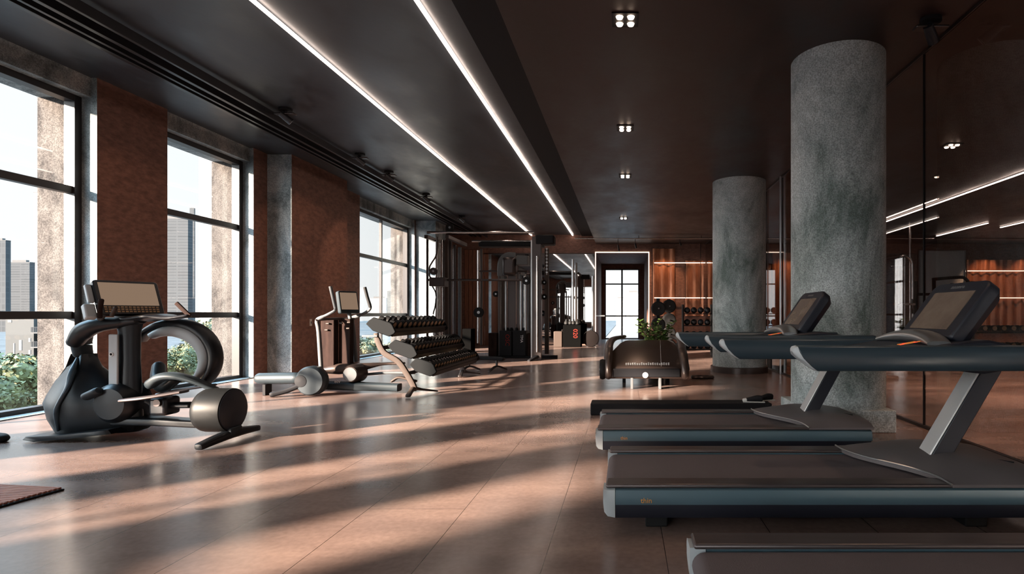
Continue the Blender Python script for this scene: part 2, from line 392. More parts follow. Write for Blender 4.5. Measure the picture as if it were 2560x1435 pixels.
w = struct(link('window_5', bm, M['frame'], smooth=0)); bm = nb(); box(bm, x0+.02, x1-.02, YP+.085, YP+.093, .04, zt-.03); link('glass', bm, M['wglass'], w, smooth=0)
# thin glowing outline round the opening
bm = nb(); t = .035
box(bm, DX0-t, DX0, YF-.05, YF-.002, 0, DZ+t); box(bm, DX1, DX1+t, YF-.05, YF-.002, 0, DZ+t); box(bm, DX0, DX1, YF-.05, YF-.002, DZ, DZ+t)
tag(link('door_outline_light', bm, M['ledthin'], smooth=0), 'thin glowing outline around the doorway in the far wall', 'light')
bm = nb(); box(bm, DX0, X(1512, YF), YF+.02, YF+.05, Z(791, YF), Z(788, YF)); struct(link('trim_7', bm, M['silver'], smooth=0))
# mirror on the far wall
MX0 = X(1196, YF); MX1 = DX0-.06
bm = nb(); box(bm, MX0, MX1, YF-.03, YF, .04, 3.72); w = tag(link('wall_mirror', bm, M['mirror'], smooth=0), 'tall mirror covering the far wall left of the doorway', 'mirror')
bm = nb(); box(bm, MX0-.04, MX0, YF-.05, YF, 0, 3.76); box(bm, MX0, MX1, YF-.05, YF, 3.72, 3.76); box(bm, MX1, MX1+.02, YF-.05, YF, 0, 3.76); link('mirror_frame', bm, M['darksteel'], w, smooth=0)
# walls behind the camera and at the end of the hall
bm = nb(); fw = [(-6.2, -1.2), (7.2, 15)]; xx = XO  # unseen glazing put in for cool skylight from behind the camera
for a, b in fw: box(bm, xx, a, YB-.2, YB, 0, ZL+.2); box(bm, a, b, YB-.2, YB, 0, .5); box(bm, a, b, YB-.2, YB, 3.8, ZL+.2); xx = b
box(bm, xx, XE+.2, YB-.2, YB, 0, ZL+.2); struct(link('wall_front', bm, M['brown'], smooth=0))
for i, (a, b) in enumerate(fw):
    bm = nb(); box(bm, a, b, YB-.14, YB-.06, .5, .57); box(bm, a, b, YB-.14, YB-.06, 3.73, 3.8)
    for k in range(5): x = a+.035+(b-a-.07)*k/4; box(bm, x-.03, x+.03, YB-.14, YB-.06, .57, 3.73)
    w = struct(link('window_%d' % (i+6), bm, M['frame'], smooth=0)); bm = nb(); box(bm, a, b, YB-.104, YB-.096, .55, 3.75); link('glass', bm, M['wglass'], w, smooth=0)
bm = nb(); box(bm, XE, XE+.2, YB, YF, 0, ZR); struct(link('wall_right', bm, M['darkbrown'], smooth=0))

# glass partition built in place of the mirrored wall
joints = [YB, -1.9, 1.2, 4.3, 6.18, 9.3, 11.75, 13.1, 16.4, 19.7, YF]
pt = empty('wall_partition', (XR, 0, 0)); struct(pt)
for a, b in zip(joints[:-1], joints[1:]):
    bm = nb(); box(bm, -.006, .006, a+.006, b-.006, .03, ZR-.03); link('glass_panel', bm, M['pglass'], pt, smooth=0)
bm = nb(); box(bm, -.02, .02, YB, YF, 0, .03); box(bm, -.02, .02, YB, YF, ZR-.03, ZR); link('channel', bm, M['darksteel'], pt, smooth=0)
for y in joints[1:-1]:
    bm = nb(); box(bm, -.012, .012, y-.006, y+.006, .03, ZR-.03); link('joint', bm, M['black'], pt, smooth=0)
for y, lab in ((11.75, 'second thin steel post right of the far column'), (13.1, 'thin steel post just right of the far column')):
    bm = nb(); box(bm, XR-.06, XR-.03, y-.02, y+.02, 0, ZR); tag(link('steel_post', bm, M['silver'], bevel=.003, smooth=0), lab, 'post')
for y, x, lab in ((17.5, X(2275, 17.5), 'slim chrome post beyond the glass right of the large column'),):
    bm = nb(); cyl(bm, (x, y, 0), (x, y, ZR), .03, 12); tag(link('chrome_post', bm, M['steel']), lab, 'post')

# columns
def column(cx, cy, r, ph, px0, px1, py0, lab):
    t = empty('concrete_column', (cx, cy, 0)); tag(t, lab, 'column')
    bm = nb(); n = 96
    prof = [(r, ph), (r, ZR)]
    rs = [[(r*math.cos(2*math.pi*k/n), r*math.sin(2*math.pi*k/n), ph+(ZR-ph)*j/8) for k in range(n)] for j in range(9)]
    rings(bm, rs); link('shaft', bm, M['conc_col'], t)
    bm = nb(); box(bm, px0-cx, px1-cx, py0-cy, cy+r+.02-cy, 0, ph); link('plinth', bm, M['conc_col'], t, bevel=.01, smooth=0)
column(2.43, 6.42, .51, .235, 1.93, 2.86, 5.9, 'large round stained concrete column behind the treadmills')
c2 = empty('concrete_column', (2.50, 12.3, 0)); tag(c2, 'farther round concrete column standing left of the thin steel posts', 'column')
bm = nb(); lathe(bm, [(.585, .12)]+[(.575, .12+(ZR-.12)*k/8) for k in range(9)], seg=96); link('shaft', bm, M['conc_col'], c2)
bm = nb(); lathe(bm, [(.62, 0), (.62, .12), (.60, .13)], seg=64); link('plinth', bm, M['bronze'], c2)

# copper panels and shelf lines on the far wall
def folds(x0, x1, z0, z1, name, lab):
    bm = nb(); n = int((x1-x0)/.035); pts = []
    for k in range(n+1):
        x = x0+(x1-x0)*k/n; pts.append((x, YF-.06-.035*math.sin(k*.62)-.02*math.sin(k*.21+1)))
    vs0 = [bm.verts.new((x, y, z0)) for x, y in pts]; vs1 = [bm.verts.new((x, y, z1)) for x, y in pts]
    for k in range(n): bm.faces.new((vs0[k], vs0[k+1], vs1[k+1], vs1[k]))
    b0 = [bm.verts.new((x, YF-.001, z)) for z in (z0, z1) for x in (x0, x1)]
    for vs, c, d in ((vs0, b0[0], b0[1]), (vs1, b0[2], b0[3])): bm.faces.new(vs+[d, c])
    bm.faces.new((vs0[0], vs1[0], b0[2], b0[0])); bm.faces.new((vs0[-1], vs1[-1], b0[3], b0[1])); bm.faces.new(b0[:2]+b0[:1:-1])
    return tag(link(name, bm, M['copper'], smooth=50), lab, 'wall panel')
folds(X(1632, YF), X(1687, YF), Z(790, YF), Z(622, YF), 'copper_panel', 'fluted copper wall panel just right of the far doorway')
folds(X(1713, YF), X(1758, YF), Z(790, YF), Z(652, YF), 'copper_panel', 'narrow fluted copper wall panel behind the rack of black balls')
folds(X(1769, YF), X(1825, YF), Z(790, YF), Z(652, YF), 'copper_panel', 'fluted copper panel just beyond the glass, mostly hidden by the farther column')
folds(X(1930, YF), X(1990, YF), Z(830, YF), Z(632, YF), 'copper_panel', 'fluted copper panel seen between the two round columns')
folds(X(2414, YF), X(2640, YF), Z(830, YF), Z(650, YF), 'copper_panel', 'wide fluted copper panel beyond the glass at the right edge')
def ledbar(name, a, b, r, lab, m='ledthin', group=None):
    bm = nb(); a, b = Vector(a), Vector(b); box(bm, min(a.x, b.x)-r, max(a.x, b.x)+r, min(a.y, b.y)-r, max(a.y, b.y)+r, min(a.z, b.z)-r, max(a.z, b.z)+r)
    return tag(link(name, bm, M[m], smooth=0), lab, 'light', group)
for py, w in ((658, 'upper'), (745, 'lower')):
    ledbar('shelf_light', (X(1636, YF), YF-.16, Z(py, YF)), (X(1761, YF), YF-.16, Z(py, YF)), .016, w+' glowing shelf line on the copper wall right of the doorway')
    ledbar('shelf_light', (X(1767, YF), YF-.16, Z(py, YF)), (X(1880, YF), YF-.16, Z(py, YF)), .016, w+' glowing shelf line just beyond the glass beside the farther column')
for py, w in ((678, 'upper'), (745, 'lower')):
    ledbar('shelf_light', (X(2414, YF), YF-.16, Z(py, YF)), (X(2700, YF), YF-.16, Z(py, YF)), .016, w+' glowing shelf line on the wall beyond the glass')
for px, t, b, w in ((1713, 660, 745, 'short thin upright between the two glowing shelf lines'), (1750, 560, 760, 'long thin upright crossing the glowing shelf lines')):
    bm = nb(); box(bm, X(px, YF)-.012, X(px, YF)+.012, YF-.2, YF-.17, Z(b, YF), min(ZR, Z(t, YF))); tag(link('metal_upright', bm, M['tan'], smooth=0), w, 'rod')
fx0, fx1 = X(2295, YF), X(2412, YF)
bm = nb(); t = .03
box(bm, fx0, fx0+t, YF-.08, YF-.032, 0, Z(628, YF)); box(bm, fx1-t, fx1, YF-.08, YF-.032, 0, Z(628, YF)); box(bm, fx0, fx1, YF-.08, YF-.02, Z(628, YF), Z(628, YF)+t)
w = tag(link('framed_niche', bm, M['silver'], smooth=0), 'silver outlined pale blue panel on the far wall beyond the glass', 'wall panel')
bm = nb(); box(bm, fx0+t, fx1-t, YF-.03, YF-.002, 0, Z(628, YF)); link('panel', bm, M['endcap'], w, smooth=0)

# ---------------------------------------------------------------- ceiling lights and conduits
def strip(x, y0, y1, z, lab, w=.022, group=None):
    t = empty('led_strip', (x, y0, z)); tag(t, lab, 'light', group)
    bm = nb(); box(bm, -w, w, 0, y1-y0, -.042, -.022); link('diffuser', bm, M['led'], t, smooth=0)
    bm = nb(); box(bm, -w*.45, w*.45, 0, y1-y0, -.022, 0); link('rail', bm, M['silver'], t, smooth=0)
strip(-3.84, YB+.3, YF-.05, ZL, 'long ceiling light strip nearer the windows')
strip(-2.15, YB+.3, YF-.05, ZL, 'long ceiling light strip nearer the dark ceiling step')
strip(8.06, 6, YF-.4, ZR, 'long ceiling light strip beyond the glass partition', .016)
strip(11.4, 17.6, 20.5, ZR, 'short ceiling light strip far beyond the glass', .02)
strip(12.4, 17.2, 18.5, ZR, 'shortest ceiling light strip at the far right edge', .02)
names = ['edge-most thin', 'second', 'third', 'inner-most thick']
for k, (x, r) in enumerate(((-6.25, .035), (-6.08, .022), (-5.88, .03), (-5.62, .022))):
    bm = nb(); box(bm, x-r, x+r, YB, 22.8, ZL-.10-.02*k, ZL-.04)
    tag(link('ceiling_track', bm, M['blackgloss'], smooth=0, bevel=.004), ('dark ceiling track, the %s one counted from the windows' % ['first', 'second', 'third', 'fourth'][k]), 'track', 'dark tracks along the window side ceiling')
def spot_fixture(x, y, z, lab, az=0, group='track spotlights along the window side'):
    t = empty('track_spotlight', (x, y, z)); t.rotation_euler = (0, 0, az); tag(t, lab, 'spotlight', group)
    bm = nb(); lathe(bm, [(.10, 0), (.10, -.03), (.03, -.04), (.015, -.10)], seg=20); link('mount', bm, M['black'], t)
    bm = nb(); a = Vector((0, 0, -.14)); d = Vector((.55, .5, -.5)).normalized(); cyl(bm, a-d*.09, a+d*.10, .045, 20, .055); link('lamp_head', bm, M['blackgloss'], t)
    bm = nb(); cyl(bm, a+d*.101, a+d*.104, .045, 20); link('lens', bm, M['silver'], t)
    bm = nb(); box(bm, -.16, .16, -.05, .05, -.10, -.075); link('gear_box', bm, M['darksteel'], t, bevel=.01)
for y, w in ((8.9, 'nearest'), (11.4, 'second nearest'), (12.8, 'third nearest'), (15.2, 'fourth nearest'), (18.5, 'farthest')):
    spot_fixture(-5.40, y, ZL, w+' dark track spotlight above the windows')
spot_fixture(3.0, 5.5, ZR, 'dark spotlight on the ceiling at the upper right corner', group=None)
def downlight(x, y, lab, n=2, s=.055, g=None):
    t = empty('downlight', (x, y, ZR)); tag(t, lab, 'downlight', 'recessed downlights in the rust ceiling')
    bm = nb(); box(bm, -.13, .13, -.13, .13, -.012, 0); link('bezel', bm, M['black'], t, smooth=0)
    for i in range(2):
        for j in range(2):
            bm = nb(); cx_, cy_ = (i-.5)*.11, (j-.5)*.13; lathe(bm, [(.028, -.03), (.036, -.012)], (cx_, cy_, 0), seg=16); link('lamp', bm, M['lamp'], t)
dls = [(2.0, 3.4, 'added downlight out of view, brightening the treadmills'), (0, 5.5, 'nearest four-lamp ceiling downlight at the top of the view'), (0, 8.7, 'second four-lamp ceiling downlight from the camera'), (0, 11.7, 'third four-lamp ceiling downlight from the camera'), (-.05, 16.8, 'farthest small ceiling downlight above the doorway'),  # first entry is an unseen fill lamp added over the treadmills
       (5.6, 9.6, 'nearest downlight beyond the glass partition'), (5.6, 13.2, 'middle downlight beyond the glass partition'), (5.6, 17, 'farthest downlight beyond the glass partition')]
for d in dls: downlight(*d)
bm = nb(); cyl(bm, (X(1437, 20.6), 20.6, 4.04), (XR-.02, 20.6, 4.04), .02, 10); t = tag(link('ceiling_pipe', bm, M['steel']), 'thin bright pipe across the ceiling before the far wall', 'pipe')
bm = nb()
for x in (-1.7, .5, 2.8): cyl(bm, (x, 20.6, 4.04), (x, 20.6, ZR), .01, 8)
link('hanger', bm, M['darksteel'], t)
for px, d, w in ((1545, .45, 'left'), (1588, .35, 'middle'), (1700, .25, 'right')):
    bm = nb(); x = X(px, 20.6); cyl(bm, (x, 20.6, 4.02), (x, 20.6, 4.02-d*.5), .012, 8); cyl(bm, (x, 20.6, 4.02-d*.5), (x+.04, 20.55, 4.02-d), .035, 10)
    tag(link('hanging_spotlight', bm, M['darksteel']), 'small dark spotlight, %s of three on the ceiling pipe' % w, 'spotlight', 'spotlights hanging on the ceiling pipe')
bm = nb(); cyl(bm, (XR+.02, 20.6, 4.04), (XE, 20.6, 4.04), .02, 10); tag(link('ceiling_pipe', bm, M['steel']), 'thin bright pipe across the ceiling beyond the glass', 'pipe')

# light switch on the pier
bm = nb(); yy = 12.1; box(bm, -6.8, -6.785, yy-.04, yy+.04, 1.0, 1.15); s = tag(link('light_switch', bm, M['white'], bevel=.004), 'small white switch plate on the rust pier', 'switch')
bm = nb(); box(bm, -6.785, -6.778, yy-.015, yy+.015, 1.05, 1.10); link('rocker', bm, M['silverp'], s, smooth=0)
# ================================================================ TREADMILLS
def treadmill(loc, label, W=.92, L=2.56, sx=1, rn=1.08, rf=.81, cons=2.05, full=True, cm='grey'):
    t = empty('treadmill', loc, 0, (sx, 1, 1)); tag(t, label, 'treadmill', 'row of treadmills on the right')
    TOP = .27
    # skirts: rounded outer flank on both sides
    for s in (0, 1):
        prof = [(0, TOP-.012), (-.018, TOP-.02), (-.030, TOP-.055), (-.030, TOP-.09), (-.026, TOP-.10)]
        prof2 = [(-.026, TOP-.10), (-.024, TOP-.15), (-.005, .09), (.06, .075)]
        def side(pr, back): 
            pts = [(p[0], p[1]) for p in pr]+back
            return [((W-y) if s else y, z) for y, z in pts]
        bm = nb(); prism(bm, side(prof, [(.10, TOP-.10), (.10, TOP-.012)]), .045, L-.02, 'x'); link('side_skirt', bm, M['tealside'], t)
        bm = nb(); prism(bm, side(prof2, [(.10, .075), (.10, TOP-.10)]), .045, L-.03, 'x'); link('lower_skirt', bm, M['navy'], t)
        # silver rounded rear end cap
        bm = nb(); rs = []
        for x, k in ((-.025, .55), (-.02, .8), (0, .95), (.042, 1)):
            pr = prof+prof2[1:]; rs.append([(x, (W-y) if s else y, TOP-.012-(TOP-.012-z)*k) for y, z in pr+[(.10, .085), (.10, TOP-.012)]])
        rings(bm, rs); link('end_cap', bm, M['endcap'], t)
        # foot rail on top
        y0, y1 = (W-.125, W+.012) if s else (-.012, .125)
        bm = nb(); box(bm, -.01, L-.05, y0, y1, TOP-.012, TOP+.012); link('foot_rail', bm, M['rail'], t, bevel=.010)
    # belt running over the rear roller
    bm = nb(); pr = [(1.95, TOP-.018)]+[(.035+.055*math.cos(a)-.0, TOP-.073+.055*math.sin(a)) for a in [R(90+18*k) for k in range(11)]]+[(1.95, TOP-.128)]
    prism(bm, pr, .13, W-.13, 'y'); link('running_belt', bm, M['belt'], t)
    bm = nb(); box(bm, .03, .09, .125, W-.125, .10, TOP-.14); link('rear_cross_bar', bm, M['navy'], t, bevel=.01)
    for y in (.15, W-.26):
        for x in (.22, 2.1):
            bm = nb(); box(bm, x, x+.13, y-.06, y+.12, 0, .09); link('foot', bm, M['rubber'], t, bevel=.008)
    bm = nb(); box(bm, .3, L-.05, .14, W-.14, .05, TOP-.15); link('under_frame', bm, M['navy'], t, smooth=0)
    # motor hood: leading edge swept toward the near side
    bm = nb(); nx, ny = 14, 14; top = []
    for i in range(nx+1):
        row = []
        for j in range(ny+1):
            v = j/ny; y = -.02+(W+.04)*v
            x0 = 1.66+.30*(1-v)**1.3+.05*math.sin(v*6.28); u = i/nx; x = x0+(L-x0)*u
            e = 1-abs(2*v-1)**6
            z = TOP+.012+.012*e+(.075*e)*min(1, u*2.2)**.7*(1-.55*max(0, (u-.55)/.45)**2)
            row.append(bm.verts.new((x, y, z)))
        top.append(row)
    for i in range(nx):
        for j in range(ny): bm.faces.new((top[i][j], top[i+1][j], top[i+1][j+1], top[i][j+1]))
    edge = [top[0][j] for j in range(ny+1)]+[top[i][ny] for i in range(1, nx+1)]+[top[nx][j] for j in range(ny-1, -1, -1)]+[top[i][0] for i in range(nx-1, 0, -1)]
    low = [bm.verts.new((v.co.x, v.co.y, TOP-.005)) for v in edge]
    n = len(edge)
    for k in range(n): bm.faces.new((edge[k], low[k], low[(k+1) % n], edge[(k+1) % n]))
    link('motor_hood', bm, M['hood'], t, smooth=35)
    bm = nb(); pts = [(1.655+.30*(1-v)**1.3+.05*math.sin(v*6.28), -.022+(W+.044)*v, TOP+.013+.012*(1-abs(2*v-1)**6)) for v in [k/20 for k in range(21)]]
    tube(bm, pts, .006, 8); link('hood_edge_trim', bm, M['silver'], t)
    bm = nb(); tube(bm, [(2.12, .50*W, TOP+.098), (2.45, .2*W, TOP+.085)], .004, 6); link('hood_seam', bm, M['black'], t)
    # amber badge on the near skirt
    text('badge_lettering', 'thin', .042, (.22/sx, -.031, TOP-.075), (R(90), 0, 0), M['badge'], t)
    # central slanted mast
    ym = W*.5
    a, b = Vector((2.10, ym, TOP+.03)), Vector((2.47, ym, .93)); dr = (b-a).normalized(); nn = Vector((dr.z, 0, -dr.x))
    hw = .075
    for nm, m, o0, o1, h in (('mast', 'navy', -.055, .06, hw), ('mast_face_plate', 'palemetal', -.068, -.055, hw*.98)):
        bm = nb(); q = []
        for P in (a-dr*.06, b):
            q.append([P+nn*o0+Vector((0, -h, 0)), P+nn*o1+Vector((0, -h, 0)), P+nn*o1+Vector((0, h, 0)), P+nn*o0+Vector((0, h, 0))])
        rings(bm, q); link(nm, bm, M[m], t, bevel=.006)
    # arm rails
    for s, xs in ((0, rn), (1, rf)):
        yc = W-.03 if s else .03
        up = [(.00, 1.072), (.045, 1.066), (.062, 1.035), (.062, 1.0)]; 
        prof = [(-.062, 1.0), (-.062, 1.035), (-.045, 1.066), (0, 1.072), (.045, 1.066), (.062, 1.035), (.062, 1.0), (.054, .955), (.03, .925), (-.03, .925), (-.054, .955)]
        fl = -1 if s == 0 else 1
        bm = nb(); rs = []
        for x, slant in ((xs, 1), (L+.02, 0)):
            rs.append([(x+slant*(1.072-z)*.55*(1.072-z)/.1, yc+y, z) for y, z in prof])
        rings(bm, rs); link('arm_rail', bm, M['teal'], t, bevel=.006)
        bm = nb(); rs = []
        for dx, k in ((-.022, .55), (-.018, .8), (-.008, .97), (.002, 1)):
            rs.append([(xs+dx+(1.072-z)*.55*(1.072-z)/.1, yc+y*k, 1.0+(z-1.0)*k) for y, z in prof])
        rings(bm, rs); link('rail_end_cap', bm, M['endcap'], t)
    # bridge between the rails
    bx = cons-.42
    bm = nb(); poly = [(bx, .985), (bx+.08, 1.03), (cons-.02, 1.085), (cons+.18, 1.10), (L-.1, 1.05), (L-.05, .95), (2.2, .90), (bx+.1, .955)]
    prism(bm, poly, .07, W-.07, 'y'); link('control_bridge', bm, M['navy'], t, bevel=.015)
    bm = nb(); box(bm, bx-.06, bx+.02, .09, W-.09, .97, 1.0); link('front_grip', bm, M['blackgloss'], t, bevel=.012)
    # display glow and small knobs on the bridge
    ang = -math.atan2(.055, cons-.02-bx-.08)
    br = empty('button_strip', (bx+.22, .24, 1.066)); br.parent = t; br.rotation_euler = (0, ang, 0)
    for k in range(9):
        bm = nb(); box(bm, -.012, .012, -.008, .008, 0, .004); o = link('lit_button', bm, M['orange' if k % 3 else 'redled'], br, smooth=0); o.location = (.028*(k % 5)-.05, .028*(k//5), .006)
    for x, y in ((bx+.02, .30), (bx+.06, .5)):
        bm = nb(); lathe(bm, [(.014, 0), (.014, .018), (.009, .024)], (x, y, 1.005), seg=14); link('knob', bm, M['silver'], t)
    # leaning console
    lean = R(37); ch, cw, ct = .44, .62, .12
    cn = empty('console', (cons, W*.5, 1.105)); cn.parent = t; cn.rotation_euler = (0, lean, 0)       # local z runs up the screen, local -x faces the runner
    out = []
    cr = .07; hw = cw/2
    for cx_, cz_, a0 in ((hw-cr, ch-cr, 0), (-(hw-cr), ch-cr, 90), (-(hw-.02), .02, 180), (hw-.02, .02, 270)):
        rr = cr if cz_ > .1 else .02
        for k in range(6): th = R(a0+18*k); out.append((cx_+rr*math.cos(th), cz_+rr*math.sin(th)))
    bm = nb(); rs = []
    for x, k in ((-.012, .97), (0, 1), (ct*.55, 1), (ct, .86)):
        rs.append([(x, y*k, ch/2+(z-ch/2)*k) for y, z in out])
    rings(bm, rs); link('housing', bm, M['navy'], cn, bevel=.004)
    bm = nb(); box(bm, -.0155, -.010, -cw*.36, cw*.36, .055, ch-.085); link('screen', bm, M['screen'], cn, smooth=0)
    text('lettering', 'mnomro', .042, (-.0145, 0, ch-.045), (R(90), 0, R(-90)), M['silver'], cn)
    # satin collar sweeping across the foot of the console
    bm = nb(); P = []; S = []
    for k in range(13):
        v = k/12; y = .10+(W-.20)*v; bell = 1-abs(2*v-1)**2.2
        P.append((cons-.10+.05*bell, y, 1.075+.035*bell)); S.append((.085-.02*(1-bell), .018+.025*bell))
    sweep(bm, P, S, 2.4, 20); link('collar', bm, M['silver'], t)
    return t
treadmill((-.10, 3.2, 0), 'large treadmill with its console on the right, nearest but one to the camera')
treadmill((-.23, 4.8, 0), 'treadmill directly in front of the large round column', sx=.92, rn=1.02, rf=.83, cons=1.92)
treadmill((.30, 1.56, 0), 'treadmill cut off by the bottom right corner of the view', rn=1.55, rf=1.5, cons=2.12)

# ================================================================ FRONT ELLIPTICAL
ox, oy = -5.0, 5.6; s_ = F/oy
def ex(px): return (px-CX)/s_-ox
def ez(py): return H-(py-CY)/s_
def E(px, py, y=0): return (ex(px), y, ez(py))
t = empty('elliptical_trainer', (ox, oy, 0)); tag(t, 'large dark elliptical trainer with a round drum nearest the left windows', 'elliptical trainer', 'elliptical trainers by the windows')
bm = nb(); rs = []
for z, xl, xf, xr, xb, yf, yb in ((.05, -.74, -.62, -.02, -.35, -.02, .36), (.07, -.78, -.60, .02, -.35, -.05, .40), (.20, -.83, -.58, .08, -.35, -.09, .44), (.36, -.86, -.56, .05, -.35, -.10, .44), (.44, -.84, -.55, -.12, -.40, -.08, .42), (.58, -.80, -.52, -.28, -.46, -.03, .36), (.70, -.75, -.53, -.40, -.52, .04, .30), (.80, -.71, -.55, -.47, -.56, .09, .27), (.845, -.68, -.57, -.50, -.58, .12, .25)):
    ring = catmull2([(xl, yb*.55), (xl+.02, yf+.11), (xf, yf), ((xf+xr)/2, yf+.04), (xr, yf+.12), (xr-.02, yb*.75), (xb, yb), (xl+.08, yb-.03)], 3)
    rs.append([(x, y, z) for x, y in ring])
rings(bm, rs); link('rear_housing', bm, M['charshell'], t, smooth=50, bevel=.006)
bm = nb(); P = smoothpath([(-.575, .10, .80), (-.53, .0, .68), (-.53, -.055, .52), (-.58, -.10, .32), (-.61, -.06, .10)], 5); sweep(bm, P, [(.012+.022*math.sin(math.pi*i/(len(P)-1)), .02) for i in range(len(P))], 2.5, 12); link('housing_spine', bm, M['teal'], t)
bm = nb(); pillow(bm, [(ex(a), ez(b)) for a, b in ((92, 1092), (100, 1084), (180, 1080), (300, 1068), (308, 1078), (200, 1090), (120, 1097))], -.16, .30, .03, .92, smooth=False); link('base_plate', bm, M['charshell'], t)
bm = nb(); organic(bm, [(ex(162), .19, ez(890)), (ex(158), .19, ez(862)), (ex(166), .19, ez(842))], [(.09, .055), (.10, .055), (.08, .045)], 2.5); link('back_pad', bm, M['greyshell'], t)
bm = nb(); tube(bm, [(ex(164), .19, ez(890)), (ex(170), .19, ez(930))], .03); link('pad_stem', bm, M['charshell'], t)
# mast
bm = nb(); rs = []
for py, w in ((790, .135), (830, .105), (900, .10), (980, .115), (1060, .13)):
    cx_ = ex(324); rs.append([(cx_+w*math.cos(a)*1.0*(1 if abs(math.cos(a)) < .8 else 1), w*.62*math.sin(a), ez(py)) for a in [R(15*k) for k in range(24)]])
rings(bm, rs); link('mast', bm, M['charshell'], t)
bm = nb(); pr = [(ex(291), -.09), (ex(316), -.10), (ex(316), -.075), (ex(291), -.04)]; rings(bm, [[(x, y, ez(835)) for x, y in pr], [(x, y, ez(965)) for x, y in pr]]); link('mast_strip', bm, M['endcap'], t, bevel=.01)
bm = nb(); rs = [];
for r0 in (.016, .010): pass
lathe(bm, [(.020, -.006), (.020, .004), (.012, .004), (.012, -.006)], (ex(301), -.098, ez(884)), 'y', 20); link('ring_emblem', bm, M['whitetext'], t)
# big bulbous arm on the left
bm = nb(); organic(bm, [E(216, 856, -.12), E(238, 828, -.12), E(272, 812, -.10), (ex(315), -.03, ez(806)), (ex(350), 0, ez(800))], [(.075, .055), (.085, .085), (.08, .07), (.09, .055), (.10, .045)], 2.2); link('forward_arm', bm, M['charshell'], t)
# tray and side booms
bm = nb(); organic(bm, [(ex(300), .1, ez(797)), (ex(345), .05, ez(797)), (ex(400), .0, ez(791)), (ex(440), -.05, ez(795)), (ex(482), -.05, ez(789))], [(.14, .022), (.18, .032), (.16, .028), (.07, .022), (.035, .014)], 2.5); link('console_tray', bm, M['blackgloss'], t)
bm = nb(); sweep(bm, [E(451, 758, -.05), E(484, 790, -.05)], [(.014, .02)]*2, 3, 10); link('hand_grip', bm, M['darkbrown'], t)
bm = nb(); organic(bm, [E(301, 792, -.22), E(306, 775, -.24), E(314, 752, -.26)], [.022, .02, .022], 2); link('hand_grip', bm, M['darkbrown'], t)
bm = nb(); organic(bm, [E(330, 788, -.22), E(344, 770, -.24)], [.018, .018], 2); link('hand_grip', bm, M['tan'], t)
bm = nb(); organic(bm, [E(286, 795, -.15), E(298, 782, -.18)], [.03, .035], 2); link('grip_socket', bm, M['silverp'], t)
# console facing right and up
cn = empty('console', (ex(330), .02, ez(786))); cn.parent = t; cn.rotation_euler = (R(0), R(-24), R(-24))
bm = nb(); hw, ch = .27, .37; out = []
for cx_, cz_, a0 in ((hw-.03, ch-.03, 0), (-(hw-.03), ch-.03, 90), (-(hw-.03), .03, 180), (hw-.03, .03, 270)):
    for k in range(5): th = R(a0+22.5*k); out.append((cx_+.03*math.cos(th), cz_+.03*math.sin(th)))
rings(bm, [[(x, y*k, ch/2+(z-ch/2)*k) for y, z in out] for x, k in ((-.07, .8), (-.04, 1), (0, 1), (.008, .975))]); link('housing', bm, M['blackgloss'], cn)
bm = nb(); box(bm, .008, .012, -.235, .235, .095, ch-.03); link('screen', bm, M['screenlit'], cn, smooth=0)
bm = nb()
for i in range(14):
    for j in range(3): box(bm, .008, .013, -.23+.033*i, -.206+.033*i, .018+.024*j, .034+.024*j)
k_ = link('keypad', bm, M['goldcap'], cn, smooth=0)
bm = nb(); box(bm, -.065, -.02, -.32, -.27, .14, .33); link('side_wing', bm, M['endcap'], cn, bevel=.01)
bm = nb(); box(bm, -.10, -.03, -.36, -.27, -.02, .13); link('bottle_holder', bm, M['endcap'], cn, bevel=.015)
# large ring shroud
rc = (ex(377), ez(903)); P = []; S = []; P2 = []; S2 = []
for k in range(25):
    a = R(150-k*200/24); P.append((rc[0]+.43*math.cos(a), .30, rc[1]+.375*math.sin(a))); w = .028+.03*math.sin(math.pi*k/24); S.append((.09, w))
    P2.append((rc[0]+.345*math.cos(a), .25, rc[1]+.295*math.sin(a))); S2.append((.05, .018+.048*math.sin(math.pi*k/24)))
def ringsweep(bm, P, S, c):
    rs = []
    for i, q in enumerate(P):
        q = Vector(q); rad = Vector((q.x-c[0], 0, q.z-c[1])).normalized(); y = Vector((0, 1, 0)); a, b = S[i]
        rs.append([q+y*a*math.copysign(abs(math.cos(th))**.8, math.cos(th))+rad*b*math.copysign(abs(math.sin(th))**.8, math.sin(th)) for th in [2*math.pi*(k+.5)/18 for k in range(18)]])
    return rings(bm, rs)
bm = nb(); ringsweep(bm, P, S, rc); link('flywheel_ring', bm, M['charshell'], t)
bm = nb(); ringsweep(bm, P2[3:25], S2[3:25], rc); link('ring_inlay', bm, M['endcap'], t)
# crank hub, linkage and pedals
bm = nb(); lathe(bm, [(.02, -.16), (.15, -.15), (.19, -.11), (.205, -.04), (.205, .12), (.15, .18)], (ex(306), 0, ez(1005)), 'y', 40); link('crank_hub', bm, M['charshell'], t)
bm = nb(); organic(bm, [E(256, 985, -.16), E(285, 972, -.17)], [(.06, .04), (.05, .04)], 2); link('hub_cap', bm, M['greyshell'], t)
bm = nb(); organic(bm, [(ex(345), .25, ez(925)), (ex(365), .15, ez(955)), (ex(400), .05, ez(965)), (ex(440), 0, ez(948))], [(.06, .09), (.07, .08), (.07, .07), (.06, .04)], 2.2); link('link_arm', bm, M['greyshell'], t)
bm = nb(); organic(bm, [(ex(400), -.12, ez(958)), (ex(430), -.12, ez(940)), (ex(465), -.10, ez(938)), (ex(505), -.06, ez(952)), (ex(545), -.02, ez(975))], [(.05, .05), (.08, .045), (.09, .035), (.08, .03), (.05, .03)], 2.2); link('pedal_cover', bm, M['greyshell'], t)
